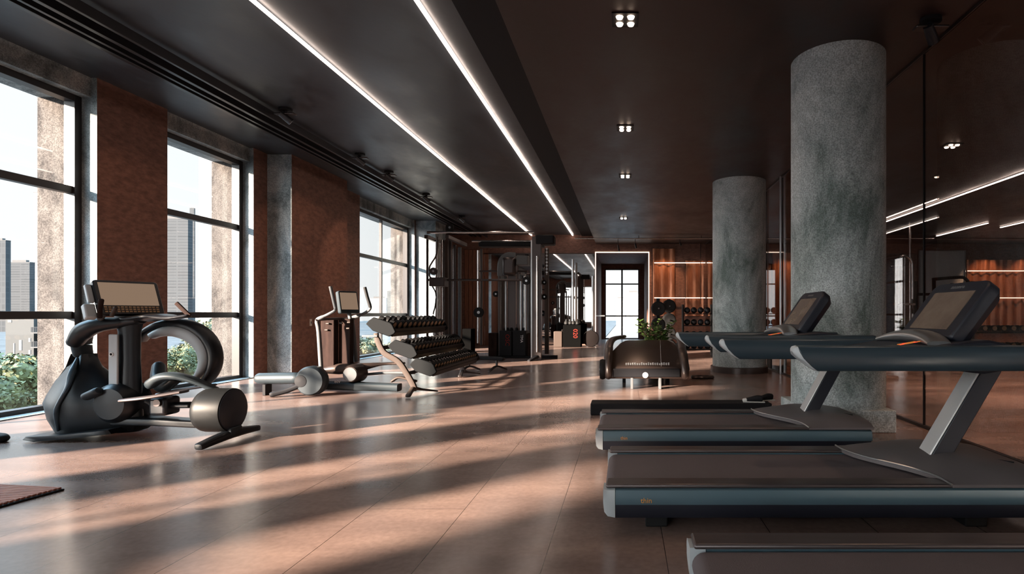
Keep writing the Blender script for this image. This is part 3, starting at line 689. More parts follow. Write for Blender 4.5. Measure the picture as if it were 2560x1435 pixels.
bm = nb(); organic(bm, [(ex(362), -.2, ez(992)), (ex(420), -.22, ez(985)), (ex(500), -.2, ez(972))], [(.09, .018), (.10, .018), (.07, .014)], 3); link('pedal', bm, M['rail'], t)
bm = nb(); organic(bm, [(ex(370), .16, ez(990)), (ex(420), .18, ez(980)), (ex(500), .16, ez(968))], [(.09, .018), (.10, .018), (.07, .014)], 3); link('pedal', bm, M['rail'], t)
bm = nb(); box(bm, ex(395), ex(438), -.12, .08, ez(1035), ez(990)); link('slider_block', bm, M['blackgloss'], t, bevel=.03)
bm = nb(); lathe(bm, [(.035, -.15), (.035, -.11)], (ex(422), 0, ez(1002)), 'y', 18); link('slider_axle', bm, M['darksteel'], t)
bm = nb(); organic(bm, [(ex(375), -.02, ez(1000)), (ex(400), 0, ez(1012)), (ex(480), 0, ez(1012))], [(.06, .03)]*3, 2.6); link('connecting_rod', bm, M['charshell'], t)
bm = nb(); sweep(bm, [(ex(300), .02, ez(1050)), (ex(400), .0, ez(1052)), (ex(590), 0, ez(1064))], [(.12, .045), (.09, .04), (.07, .035)], 5, 16); link('base_rail', bm, M['charshell'], t)
bm = nb(); box(bm, ex(300), ex(338), -.12, -.09, ez(1035), ez(1012)); link('badge_plate', bm, M['tan'], t, bevel=.004)
# drum, bracket and front foot
dz = ez(1022); bm = nb(); lathe(bm, [(.02, .80), (.15, .81), (.19, .835), (.208, .865), (.214, .90), (.215, 1.09), (.212, 1.12), (.206, 1.124)], (0, -.06, dz), 'x', 64); link('drum', bm, M['drum'], t)
bm = nb(); lathe(bm, [(.204, 1.12), (.200, 1.130), (.192, 1.134), (.02, 1.136)], (0, -.06, dz), 'x', 64); link('drum_cap', bm, M['navy'], t)
bm = nb(); box(bm, 1.04, 1.16, -.14, .02, .05, .14); link('foot_bracket', bm, M['greyshell'], t, bevel=.01)
bm = nb(); organic(bm, [(1.09, -.46, .035), (1.10, -.25, .06), (1.11, 0, .075), (1.12, .30, .055)], [(.045, .032), (.05, .04), (.055, .045), (.04, .03)], 3.2); link('front_foot', bm, M['charshell'], t)

# black rubber foot of gear at the left edge
bm = nb(); pillow(bm, [(-6.62, 5.35), (-6.25, 5.33), (-6.06, 5.42), (-6.06, 5.52), (-6.25, 5.60), (-6.62, 5.60)], 0.0, .075, .03, .9, axis='z'); tag(link('machine_foot', bm, M['rubber']), 'black rounded rubber machine foot on the floor at the left edge', 'pad')

# ================================================================ SECOND ELLIPTICAL
ox, oy = -4.9, 9.0; s_ = F/oy
t = empty('elliptical_trainer', (ox, oy, 0)); tag(t, 'smaller elliptical trainer with two tall pale arms before the rust wall', 'elliptical trainer', 'elliptical trainers by the windows')
def frx(px, y): return (px-CX)*(oy+y)/F-ox
def frz(py, y): return H-(py-CY)*(oy+y)/F
def Q(px, py, y): return (frx(px, y), y, frz(py, y))
arm_pts = {-.28: [(826, 716), (832, 742), (839, 772), (826, 783), (806, 793), (793, 802), (797, 830), (803, 925)], .28: [(912, 718), (918, 742), (926, 768), (916, 780), (896, 790), (881, 797), (884, 830), (890, 905)]}
for y, pp in arm_pts.items():
    P = smoothpath([Q(a, b, y) for a, b in pp], 4); n = len(P)
    bm = nb(); sweep(bm, P, [(.022 if i < n*.55 else .030, .022 if i < n*.55 else .032) for i in range(n)], 3, 12, up=(0, 1, 0)); link('moving_arm', bm, M['silverp'], t)
    bm = nb(); tube(bm, [Q(*pp[0], y-.012), Q(*pp[1], y-.012), Q(*pp[2], y-.012)], .026, 10); link('rubber_grip', bm, M['rubber'] if y > 0 else M['silverp'], t)
bm = nb(); box(bm, frx(808, 0), frx(842, 0), -.08, .06, .38, frz(797, 0)); box(bm, frx(846, 0), frx(876, 0), .0, .12, .38, frz(797, 0)); link('mast', bm, M['darkbrown'], t, bevel=.015)
bm = nb(); organic(bm, [Q(790, 800, -.3), Q(835, 797, -.1), Q(885, 797, .28)], [(.03, .02)]*3, 2.5); link('cross_arm', bm, M['darksteel'], t)
for a, b in ((815, 809), (812, 825), (848, 808), (868, 806), (866, 821)):
    bm = nb(); cyl(bm, (frx(a, -.1), -.09, frz(b, -.1)), (frx(a, -.1)+.05, -.10, frz(b, -.1)), .014, 10); link('side_button', bm, M['tan'], t)
cn = empty('console', (frx(878, .15), .12, frz(783, .15))); cn.parent = t; cn.rotation_euler = (0, R(-12), R(-30))
hw, ch = .17, .37; out = []
for cx_, cz_, a0 in ((hw-.03, ch-.03, 0), (-(hw-.03), ch-.03, 90), (-(hw-.03), .03, 180), (hw-.03, .03, 270)):
    for k in range(5): th = R(a0+22.5*k); out.append((cx_+.03*math.cos(th), cz_+.03*math.sin(th)))
bm = nb(); rings(bm, [[(x, y*k, ch/2+(z-ch/2)*k) for y, z in out] for x, k in ((-.09, .85), (-.06, 1), (0, 1), (.008, .96))]); link('housing', bm, M['greyshell'], cn)
bm = nb(); box(bm, .008, .013, -.145, .145, .06, ch-.03); link('screen', bm, M['screenlit'], cn, smooth=0)
bm = nb(); cyl(bm, (-.03, 0, .02), (-.02, 0, -.12), .03, 12); link('stem', bm, M['silverp'], cn)
# wheels, roller and rails
bm = nb(); lathe(bm, [(.03, -.50), (.20, -.50), (.225, -.47), (.225, -.35), (.20, -.32), (.03, -.32)], (frx(780, -.42), 0, .235), 'y', 48); link('front_wheel', bm, M['greyshell'], t)
bm = nb(); lathe(bm, [(.02, -.512), (.09, -.505), (.10, -.49)], (frx(762, -.42)-.02, 0, .235), 'y', 28); link('wheel_hub', bm, M['black'], t)
bm = nb(); organic(bm, [(frx(648, -.3), -.3, .255), (frx(700, -.3), -.32, .26), (frx(750, -.3), -.34, .265)], [.085, .09, .09], 2); link('padded_roller', bm, M['greyshell'], t)
bm = nb(); box(bm, frx(664, -.3), frx(672, -.3), -.38, -.22, 0, .17); link('roller_leg', bm, M['black'], t, bevel=.006)
bm = nb(); organic(bm, [(frx(685, -.5), -.56, .04), (frx(715, -.5), -.50, .09), (frx(752, -.45), -.45, .17)], [(.05, .04)]*3, 3); link('front_foot', bm, M['black'], t)
bm = nb(); organic(bm, [Q(806, 925, 0), Q(850, 922, 0), Q(900, 918, .1), Q(955, 910, .2), Q(1010, 908, .2)], [(.10, .05), (.12, .09), (.11, .07), (.08, .025), (.05, .02)], 2.4); link('body_shell', bm, M['bronze'], t)
bm = nb(); lathe(bm, [(.02, -.24), (.115, -.235), (.125, -.20), (.15, -.10), (.15, .05)], (frx(878, -.2), 0, .31), 'y', 36); link('rear_wheel', bm, M['bronze'], t)
bm = nb(); lathe(bm, [(.01, -.252), (.105, -.245), (.112, -.23)], (frx(878, -.2), 0, .31), 'y', 36); link('wheel_disc', bm, M['silverp'], t)
bm = nb(); sweep(bm, [(frx(800, 0), -.1, .13), (frx(900, 0), -.1, .11), (frx(1005, 0), -.1, .09)], [(.13, .06), (.11, .065), (.10, .06)], 5, 16); link('base_rail', bm, M['greyshell'], t)
bm = nb(); organic(bm, [(frx(900, 0), .1, .27), (frx(960, 0), .1, .30), (frx(1030, 0), .1, .30)], [(.04, .022)]*3, 2); link('guide_rail', bm, M['silverp'], t)
bm = nb(); organic(bm, [(frx(980, -.2), -.2, .20), (frx(1000, -.2), -.2, .26), (frx(1040, -.2), -.2, .20)], [(.05, .02)]*3, 2.5); link('step_strap', bm, M['tan'], t)
text('lettering', 'ecv', .07, (frx(842, -.26), -.245, .20), (R(90), 0, 0), M['whitetext'], t)

# ================================================================ DUMBBELL RACK
RX, RY0, RY1 = -3.45, 8.75, 11.3
t = empty('dumbbell_rack', (RX, 10, 0)); tag(t, 'three tier dumbbell rack with tan legs in front of the far left window', 'rack')
tiers = [(-.36, 1.05, .20), (-.02, .70, .20), (.30, .42, .18)]
tilt = R(22)
for i, (x, z, w) in enumerate(tiers):
    sh = empty('shelf', (x, 0, z)); sh.parent = t; sh.rotation_euler = (0, tilt, 0)
    bm = nb(); box(bm, -w, w, RY0-10+.02, RY1-10, -.03, 0); box(bm, w-.02, w, RY0-10+.02, RY1-10, 0, .05); box(bm, w-.025, w+.005, RY0-10+.02, RY1-10, -.08, 0); link('tray', bm, M['black'], sh, bevel=.005)
    for y, nm in ((RY0-10-.02, 'end_plate'), (RY1-10, 'end_plate')):
        bm = nb(); prism(bm, [(-w-.04, -.04), (-w-.02, .02), (-w+.03, .10), (w*.5, .12), (w*.75, .10), (w+.04, .02), (w+.03, -.02), (w-.03, -.09), (-w*.5, -.10)], y, y+.045); link(nm, bm, M['rackplate'], sh, bevel=.012)
for y in (RY0-10-.05, RY1-10+.04):
    bm = nb(); P = smoothpath([(-.42, y, .96), (-.40, y, .86), (-.30, y, .66), (-.08, y, .52), (.05, y, .34), (.16, y, .14), (.17, y, .06)], 5)
    sweep(bm, P, [(.028, .045 if 4 < i < len(P)-3 else .035) for i in range(len(P))], 4, 12, up=(1, 0, 0)); link('upright', bm, M['tan'] if y < 0 else M['darksteel'], t)
    bm = nb(); organic(bm, [(.20, y-.32, .03), (.17, y-.12, .075), (.16, y, .10), (.24, y+.12, .07), (.45, y+.25, .025)], [(.04, .025), (.035, .03), (.04, .035), (.03, .02), (.02, .012)], 3); link('leg', bm, M['darksteel'] if y > 0 else M['tan'], t)
bm = nb(); box(bm, -.35, -.31, RY0-10, RY1-10, .70, .76); box(bm, .02, .06, RY0-10, RY1-10, .30, .35); link('back_beam', bm, M['black'], t, bevel=.004)
bm = nb(); box(bm, -.62, -.38, RY0-10-.10, RY0-10-.04, .90, .93); link('side_tray', bm, M['silverp'], t, bevel=.006)
def dumbbell(m, hr=.045, hl=.07):
    d = empty('dumbbell', (0, 0, 0))
    for s in (-1, 1):
        bm = nb(); lathe(bm, [(hr*.8, s*.045), (hr, s*.052), (hr, s*(.045+hl)), (hr*.85, s*(.052+hl))], (0, 0, 0), 'x', 12); h = link('head', bm, M['rubber'], d)
        bm = nb(); lathe(bm, [(hr*.80, s*(.052+hl)), (hr*.72, s*(.060+hl))], (0, 0, 0), 'x', 10); link('end_disc', bm, m, h)
    bm = nb(); cyl(bm, (-.05, 0, 0), (.05, 0, 0), .014, 8); link('handle', bm, M['steel'], d)
    return d
where = ['highest', 'middle', 'lowest']
for i, (x, z, w) in enumerate(tiers):
    n = (12, 15, 17)[i]; base = None
    for k in range(n):
        y = RY0+.14+(RY1-RY0-.2)*k/(n-1); hr = (.072, .062, .052)[i]
        c = Vector((RX+x, y, z))+Vector((math.sin(tilt)*(hr+.004), 0, math.cos(tilt)*(hr+.004)))
        if base is None: base = dumbbell(M['goldcap'], hr, .075); d = base
        else: d = dup(base)
        d.location = c; d.rotation_euler = (0, tilt, 0)
        e = ' nearest its tan end' if k == 0 else (' at its far end' if k == n-1 else '')
        if e: tag(d, 'black dumbbell with brass ends on the %s shelf of the rack%s' % (where[i], e), 'dumbbell', 'dumbbells on the %s shelf' % where[i])
        else: tag(d, 'black dumbbell with brass ends along the middle of the %s rack shelf' % where[i], 'dumbbell', 'dumbbells on the %s shelf' % where[i])
# low bench with dark feet behind the rack
t = empty('low_bench', (-3.0, 12.2, 0)); tag(t, 'low dark bench with splayed feet just beyond the dumbbell rack', 'bench')
bm = nb(); organic(bm, [(-.5, 0, .30), (0, 0, .30), (.35, 0, .27)], [(.13, .035)]*3, 3.5); link('pad', bm, M['black'], t)
for x in (-.4, .2):
    bm = nb(); organic(bm, [(x-.1, -.28, .03), (x, 0, .12), (x+.15, .28, .03)], [(.03, .02)]*3, 3); link('foot', bm, M['darksteel'], t)
    bm = nb(); cyl(bm, (x, 0, .12), (x, 0, .28), .025, 10); link('post', bm, M['darksteel'], t)
# ================================================================ CABLE RIG
YA, YB_ = 15.3, 17.0
t = empty('cable_machine', (-3.9, 16, 0)); tag(t, 'tall chrome cable and weight stack rig in front of the mirrored far wall', 'gym machine')
off = Vector((-3.9, 16, 0))
def part(name, bm, m, bevel=0, smooth=40, parent=None):
    bmesh.ops.translate(bm, verts=bm.verts, vec=-off if parent is None else (0, 0, 0)); return link(name, bm, M[m], parent or t, bevel, smooth)
def vpost(name, px0, px1, py0, py1, Y, m, depth=.12, round_=False, bevel=.01):
    bm = nb(); a, b = X(px0, Y), X(px1, Y); z0, z1 = max(Z(py1, Y), .0), Z(py0, Y)
    if round_: cyl(bm, ((a+b)/2, Y, z0), ((a+b)/2, Y, z1), (b-a)/2, 16)
    else: box(bm, a, b, Y-depth/2, Y+depth/2, z0, z1)
    return part(name, bm, m, 0 if round_ else bevel)
def hbar(name, px0, px1, py, Y, m, r=.03, Y1=None):
    bm = nb(); cyl(bm, PT(px0, py, Y), Vector((X(px1, Y), Y, Z(py, Y))), r, 12); return part(name, bm, m)
vpost('front_post', 1331, 1354, 592, 905, YA, 'darksteel', .16)
vpost('post_edge', 1327, 1332, 600, 905, YA, 'silver', .05)
vpost('guide_post', 1340, 1346, 640, 880, YA-.12, 'steel', round_=True)
vpost('rear_post', 1362, 1372, 622, 885, YB_, 'tan', .12)
vpost('frame_post', 1066, 1071, 588, 892, YA+.5, 'darksteel', .06)
vpost('frame_post', 1146, 1153, 618, 892, YB_, 'silverp', .10)
vpost('chrome_upright', 1088, 1098, 600, 895, YA+.6, 'steel', round_=True)
vpost('chrome_upright', 1101, 1111, 600, 895, YA+.6, 'steel', round_=True)
vpost('frame_post', 1113, 1121, 600, 892, YA+.6, 'tan', .12)
vpost('frame_post', 1122, 1129, 600, 892, YA+.9, 'darksteel', .12)
vpost('frame_post', 1134, 1140, 612, 892, YB_-.2, 'darksteel', .10)
vpost('chrome_upright', 1128, 1133, 622, 880, YB_-.1, 'steel', round_=True)
vpost('chrome_upright', 1193, 1199, 626, 858, YB_-.3, 'steel', round_=True)
vpost('frame_post', 1201, 1206, 622, 862, YB_-.1, 'darksteel', .08)
# top beams and pull-up bars
hbar('top_beam', 1068, 1335, 581, YA+.1, 'steel', .035)
hbar('top_beam', 1180, 1335, 603, YB_, 'steel', .03)
hbar('pull_up_bar', 1070, 1328, 700, YA+.15, 'darksteel', .032)
hbar('pull_up_bar', 1195, 1318, 678, YB_-.3, 'darksteel', .026)
bm = nb()
for px in (1068, 1120, 1343): 
    x = X(px, YA+.1); z = Z(592, YA+.1); box(bm, x-.05, x+.05, YA, YB_+.1, z-.06, z+.04)
part('side_beam', bm, 'darksteel', .01)
bm = nb(); box(bm, X(1340, YA), X(1386, YA), YA-.1, YA+.3, Z(612, YA), Z(588, YA)); part('pulley_housing', bm, 'black', .04)
bm = nb(); box(bm, X(1200, YB_), X(1360, YB_), YB_-.2, YB_+.2, Z(618, YB_), Z(607, YB_)); part('top_plate', bm, 'black', .02)
def pulley(px, py, Y, r, nm='pulley', m='rubber'):
    bm = nb(); p = PT(px, py, Y)-off; lathe(bm, [(r*.3, -.03), (r, -.03), (r*.85, 0), (r, .03), (r*.3, .03)], p, 'y', 28)
    o = link(nm, bm, M[m], t)
    bm = nb(); lathe(bm, [(r*.28, -.045), (r*.28, .045)], p, 'y', 16); link('axle', bm, M['silver'], o)
pulley(1125, 569, YA+.3, .11); pulley(1197, 781, YB_-.45, .15, 'round_weight'); pulley(1316, 702, YA+.0, .11); pulley(1361, 742, YA+.3, .08)
pulley(1136, 850, YA+.4, .17, 'round_weight'); pulley(1240, 735, YA+1.2, .09); pulley(1361, 706, YA+.3, .07); pulley(1084, 678, YA-.05, .10, 'pulley', 'darksteel')
# carriage on the left uprights
bm = nb(); a = PT(1076, 694, YA); b = PT(1114, 716, YA); box(bm, a.x, b.x, YA-.12, YA+.25, b.z, a.z); part('carriage', bm, 'darksteel', .02)
bm = nb(); P = smoothpath([PT(1093, 592, YA-.05), PT(1091, 635, YA-.05), PT(1080, 656, YA-.05), PT(1074, 668, YA-.05), PT(1074, 690, YA-.05), PT(1083, 698, YA-.05)], 5); tube(bm, P, .022, 8); part('pulley_arm', bm, 'darksteel')
bm = nb(); P = smoothpath([PT(1079, 712, YA-.05), PT(1090, 735, YA-.05), PT(1088, 765, YA-.05), PT(1083, 790, YA-.05), PT(1090, 830, YA-.05)], 5); tube(bm, P, .018, 8); part('hanging_strap', bm, 'black')
bm = nb()
for k in range(16): 
    c = PT(1367, 622+4.2*k, YA+.5); lathe(bm, [(.02, -.008), (.03, 0), (.02, .008)], c, 'x' if k % 2 else 'y', 10)
part('chain', bm, 'silver')
bm = nb()
for px in (1212, 1326): cyl(bm, PT(px, 690, YA+.4), PT(px, 815, YA+.4), .006, 6)
part('cable', bm, 'black')
# weight stack tower
for i, px in enumerate((1254, 1262, 1300, 1311)): vpost('guide_rod', px, px+(6 if i in (0, 3) else 5), 700, 832, YA+.9, 'silver' if i != 0 else 'tan', round_=True)
vpost('tower_spine', 1270, 1290, 640, 835, YA+1.05, 'darksteel', .14)
vpost('tower_post', 1246, 1252, 660, 893, YA+.9, 'darksteel', .1)
vpost('tower_post', 1293, 1298, 680, 835, YA+1.0, 'darksteel', .1)
Yc = YA+.95
bm = nb(); box(bm, X(1258, Yc), X(1292, Yc), Yc-.22, Yc+.2, Z(690, Yc), Z(643, Yc)); part('tower_head', bm, 'darksteel', .09)
bm = nb(); rs = []
P = smoothpath([PT(1252, 690, Yc-.1), PT(1254, 655, Yc-.1), PT(1268, 640, Yc-.1), PT(1288, 640, Yc-.1)], 5); sweep(bm, P, (.10, .05), 3.5, 12, up=(0, 1, 0)); part('head_hood', bm, 'silverp')
bm = nb(); box(bm, X(1294, Yc), X(1322, Yc), Yc-.2, Yc+.2, Z(664, Yc), Z(640, Yc)); part('head_box', bm, 'silverp', .02)
for a, b in ((1253, 1284), (1286, 1319)):
    bm = nb(); box(bm, X(a, Yc), X(b, Yc), Yc-.28, Yc+.25, .06, Z(826, Yc)); part('weight_cabinet', bm, 'black', .02)
bm = nb()
for px in (1258, 1268, 1278, 1292, 1304, 1312): c = PT(px, 824, Yc); lathe(bm, [(.045, -.05), (.05, .0), (.03, .06)], c, 'z', 10)
part('stack_knobs', bm, 'rubber')
for a, b in ((1225, 1246), (1322, 1330)):
    bm = nb(); box(bm, X(a, Yc), X(b, Yc), Yc-.2, Yc+.2, .0, Z(832, Yc)); part('side_cover', bm, 'darkbrown', .01)
text('cabinet_lettering', 'OSC', .17, tuple(PT(1268, 850, Yc-.285)-off), (R(90), R(90), 0), M['redtext'], t)
text('cabinet_lettering', 'TMA', .11, tuple(PT(1304, 847, Yc-.285)-off), (R(90), R(90), 0), M['whitetext'], t)
bm = nb(); a = YA+.1; box(bm, X(1155, a), X(1252, a), a, a+.12, 0, .07); part('base_beam', bm, 'black', .01)
bm = nb(); box(bm, X(1066, a), X(1155, a), a+.3, a+.42, 0, .07); part('base_beam', bm, 'black', .01)
bm = nb(); box(bm, X(1350, 15.9), X(1394, 15.9), 15.8, 15.95, 0, .09); part('base_foot', bm, 'black', .01)
bm = nb(); organic(bm, [PT(1322, 905, 14.9)+Vector((0, 0, .03)), PT(1345, 893, 15.3)+Vector((0, 0, .03))], [(.05, .03), (.07, .05)], 3); part('base_foot', bm, 'black')
bm = nb(); box(bm, X(1068, YA+.6), X(1130, YA+.6), YA+.5, YB_+.1, 0, .06); box(bm, X(1240, YA+.9), X(1354, YA+.9), YA+.7, YA+1.25, 0, .06); part('base_plate', bm, 'black', .01)
# dark cabinet against the wooden wall
bm = nb(); box(bm, X(1158, 18.5), X(1180, 18.5), 18.4, 18.9, 0, Z(822, 18.5)); tag(link('floor_cabinet', bm, M['deepblack'], bevel=.015), 'narrow black cabinet on the floor before the reddish wooden slats', 'cabinet')
# boxes by the mirror
YM = 21.6
def wbox(px0, px1, py0, m, lab, nm, d=.5):
    bm = nb(); box(bm, X(px0, YM), X(px1, YM), YM-d/2, YM+d/2, 0, Z(py0, YM)); return tag(link(nm, bm, M[m], bevel=.02), lab, 'box' if nm != 'weight_box' else 'box')
o = wbox(1386, 1407, 828, 'tan', 'tan wooden plyometric box standing before the mirror', 'plyo_box')
o = wbox(1410, 1454, 812, 'deepblack', 'black box with red lettering standing before the mirror', 'storage_box', .6)
text('lettering', '020', .24, tuple(PT(1438, 834, YM-.302)), (R(90), R(90), 0), M['redtext'], o)
for i, px in enumerate((1416, 1426, 1434, 1444)):
    bm = nb(); c = Vector((X(px, YM), YM, Z(812, YM))); lathe(bm, [(.05, .0), (.09, .03), (.09, .10), (.05, .15)], c, 'z', 14); cyl(bm, c+Vector((0, 0, .14)), c+Vector((0, 0, .22)), .03, 8)
    tag(link('kettlebell', bm, M['rubber']), 'black kettlebell on the red lettered box, %s from the left' % ['first', 'second', 'third', 'fourth'][i], 'kettlebell', 'kettlebells on the red lettered box')
bm = nb(); lathe(bm, [(.05, -.14), (.30, -.12), (.32, 0), (.30, .12), (.05, .14)], (X(1477, YM), YM, .32), 'y', 40); o = tag(link('heavy_disc', bm, M['deepbrown']), 'big dark round disc leaning upright just left of the doorway', 'weight plate')
for px, z1, lab in ((1432, 648, 'tall thin chrome pole rising behind the red lettered box'), (1482, 690, 'thin chrome pole beside the big dark disc')):
    bm = nb(); cyl(bm, (X(px, 22.2), 22.2, 0), (X(px, 22.2), 22.2, Z(z1, 22.2)), .05, 12); cyl(bm, (X(px, 22.2), 22.2, 0), (X(px, 22.2), 22.2, .03), .22, 20); tag(link('chrome_pole', bm, M['silver']), lab, 'post')

# ================================================================ CENTRE MACHINE SEEN FROM THE FRONT
ox, oy = X(1614, 9.4), 9.4
t = empty('low_treadmill', (ox, oy, 0)); tag(t, 'low bronze black machine seen head on with a round white emblem', 'treadmill')
def gx(px, y=0): return (px-CX)*(oy+y)/F-ox
def gz(py, y=0): return H-(py-CY)*(oy+y)/F
bm = nb(); rs = []
for y, pxl, pxr, pt_, pb in ((-.02, 1531, 1700, 922, 944), (.0, 1522, 1710, 916, 950), (.14, 1518, 1716, 905, 952), (.55, 1524, 1706, 872, 952), (1.1, 1545, 1690, 852, 950), (1.6, 1558, 1680, 850, 940)):
    yy = y; l, r, zt_, zb = gx(pxl, yy), gx(pxr, yy), gz(pt_, yy), max(.17, gz(pb, yy)); w = r-l
    rs.append([(l, yy, zb), (l-.01, yy, zb+(zt_-zb)*.5), (l+.03*w, yy, zt_-.05), (l+.12*w, yy, zt_), (r-.12*w, yy, zt_), (r-.03*w, yy, zt_-.05), (r+.01, yy, zb+(zt_-zb)*.5), (r, yy, zb)])
rings(bm, rs); link('front_hood', bm, M['bronze'], t, bevel=.02)
bm = nb(); box(bm, gx(1532), gx(1700), -.05, -.01, .20, gz(921)); link('front_grille', bm, M['black'], t, bevel=.012)
for s, a, b in ((-1, 1512, 1530), (1, 1702, 1722)):
    bm = nb(); pillow(bm, [(-.06, .18), (.75, .18), (1.2, .62), (.9, .74), (.35, .66), (-.02, .50)], gx(a), gx(b), .05, .93, axis='x')
    link('side_pod', bm, M['bronze'], t)
bm = nb(); organic(bm, [(gx(1519), .02, .32), (gx(1519), .35, .60), (gx(1530, .9), .9, .78), (gx(1560, 1.5), 1.5, .82)], [(.06, .04), (.07, .04), (.07, .04), (.05, .03)], 2.5); link('top_edge', bm, M['rail'], t)
bm = nb(); organic(bm, [(gx(1716), .02, .32), (gx(1712), .35, .60), (gx(1700, .9), .9, .78), (gx(1680, 1.5), 1.5, .82)], [(.06, .04), (.07, .04), (.07, .04), (.05, .03)], 2.5); link('top_edge', bm, M['rail'], t)
bm = nb(); lathe(bm, [(.05, -.05), (.16, -.045), (.175, 0), (.16, .045), (.05, .05)], (gx(1506), .10, .32), 'x', 28); w = link('side_wheel', bm, M['rubber'], t)
bm = nb(); lathe(bm, [(.04, -.06), (.06, -.055), (.06, .055)], (gx(1506), .10, .32), 'x', 16); link('hub', bm, M['silver'], w)
bm = nb(); lathe(bm, [(.048, -.056), (.048, -.048)], (gx(1613), 0, gz(937)), 'y', 28); link('emblem', bm, M['whitetext'], t)
bm = nb()
random.seed(3)
for k in range(20):
    x = gx(1566)+(gx(1672)-gx(1566))*k/19; h = .022+.012*random.random(); z0 = .40
    box(bm, x-.014, x+.010, -.022, .002, z0, z0+h*1.4)
link('ornament_strip', bm, M['silver'], t, bevel=.003)
for px in (1580, 1650):
    bm = nb(); box(bm, gx(px)-.022, gx(px)+.022, -.05, .12, 0, .19); link('foot_plate', bm, M['silverp'], t, bevel=.006)
for px in (1560, 1680):
    bm = nb(); box(bm, gx(px)-.03, gx(px)+.03, .9, 1.2, 0, .19); link('rear_foot', bm, M['black'], t, bevel=.006)
bm = nb(); cyl(bm, (gx(1653), -.0, .38), (gx(1651, .8), .85, .78), .004, 6); link('hood_seam', bm, M['silver'], t)

# plant behind it
def potted_plant(x, y, z0, h, n, lab):
    t = empty('potted_plant', (x, y, z0)); tag(t, lab, 'plant')
    bm = nb(); lathe(bm, [(.10, 0), (.15, .02), (.19, .34), (.17, .34), (.15, .30)], seg=28); link('pot', bm, M['pot'], t)
    bs = nb(); bl = nb(); rnd = random.Random(5)
    for k in range(n):
        a = rnd.uniform(0, 6.28); l = rnd.uniform(.45, 1)*h; d = Vector((math.cos(a), math.sin(a)*.7, 0))
        P = [Vector((0, 0, .3))+d*(.02+.34*l*(j/5)**1.4)+Vector((0, 0, l*(j/5)-.18*l*(j/5)**3)) for j in range(6)]
        tube(bs, P, .006, 5)
        for j in range(2, 6):
            for q in range(3):
                b = rnd.uniform(0, 6.28); u = Vector((math.cos(b), math.sin(b), rnd.uniform(-.4, .7))).normalized(); sd = u.cross(Vector((0, 0, 1))).normalized(); L_ = rnd.uniform(.08, .15); w_ = L_*.38
                c = P[j]+(P[j]-P[j-1])*rnd.random()
                nrm = sd.cross(u)
                vs = [bl.verts.new(c+v) for v in (u*0, u*L_*.4+sd*w_, u*L_, u*L_*.4-sd*w_)]; mid = bl.verts.new(c+u*L_*.45-nrm*.012)
                for q2 in range(4): bl.faces.new((vs[q2], vs[(q2+1) % 4], mid))
    link('stem', bs, M['stem'], t); link('foliage', bl, M['leaf'], t, smooth=0)
potted_plant(X(1640, 11.5), 11.5, 0, .95, 44, 'leafy green potted plant standing behind the low bronze machine')

# plate tree and medicine balls behind
YR = 17
def plate_tree(px, lab, tops, yr):
    x = X(px, yr); t = empty('plate_tree', (x, yr, 0)); tag(t, lab, 'rack')
    bm = nb(); box(bm, -.05, .05, -.05, .05, .05, 1.72); link('post', bm, M['black'], t, bevel=.01)
    bm = nb(); box(bm, -.35, .35, -.06, .06, 0, .05); box(bm, -.06, .06, -.35, .35, 0, .049); link('base', bm, M['black'], t, bevel=.01)
    for k, z in enumerate(tops):
        bm = nb(); cyl(bm, (0, -.42, z), (0, .1, z), .022, 10); link('peg', bm, M['steel'], t)
    return x
hs = ['top', 'second', 'third', 'lowest']
for px, zs, w, yr in ((1645, (1.42, .95, .48), 'left', 16.4), (1672, (1.50, 1.08, .66, .28), 'right', 17.3)):
    x = plate_tree(px, 'black plate tree, the %s one of two behind the plant' % w, zs, yr)
    for k, z in enumerate(zs):
        for j in range(3):
            bm = nb(); rr = .21-.012*j
            if z-rr < .05: rr = .20
            lathe(bm, [(.03, -.03), (rr-.05, -.025), (rr-.03, -.035), (rr, -.03), (rr, .03), (rr-.03, .035), (.03, .03)], (x, yr-.12-.075*j, z), 'y', 32)
            tag(link('weight_plate', bm, M['rubber']), 'black weight plate on the %s peg of the %s plate tree, %s' % (hs[k], w, ['at the back', 'in the middle', 'in front'][j]), 'weight plate', 'plates on the two plate trees')
t = empty('ball_rack', (X(1743, YR), YR, 0)); tag(t, 'tall dark rack holding black medicine balls beside the farther column', 'rack')
w = X(1779, YR)-X(1707, YR)
for s in (-1, 1): bm = nb(); box(bm, s*w/2-.02, s*w/2+.02, -.16, .16, 0, 1.55); link('side_frame', bm, M['black'], t, bevel=.006)
zz = (1.28, .92, .56, .20)
for z in zz:
    bm = nb(); box(bm, -w/2+.02, w/2-.02, -.16, .16, z-.025, z); link('shelf', bm, M['black'], t, bevel=.004)
for k, z in enumerate(zz):
    for j in range(4):
        bm = nb(); r = .095; bmesh.ops.create_uvsphere(bm, u_segments=20, v_segments=12, radius=r, matrix=Matrix.Translation((X(1743, YR)-w/2+.13+(w-.26)*j/3, YR, z+r)))
        tag(link('medicine_ball', bm, M['blackgloss'], smooth=80), 'black medicine ball, %s from the left on the %s rack shelf' % (['first', 'second', 'third', 'last'][j], hs[k]), 'medicine ball', 'medicine balls on the dark rack')
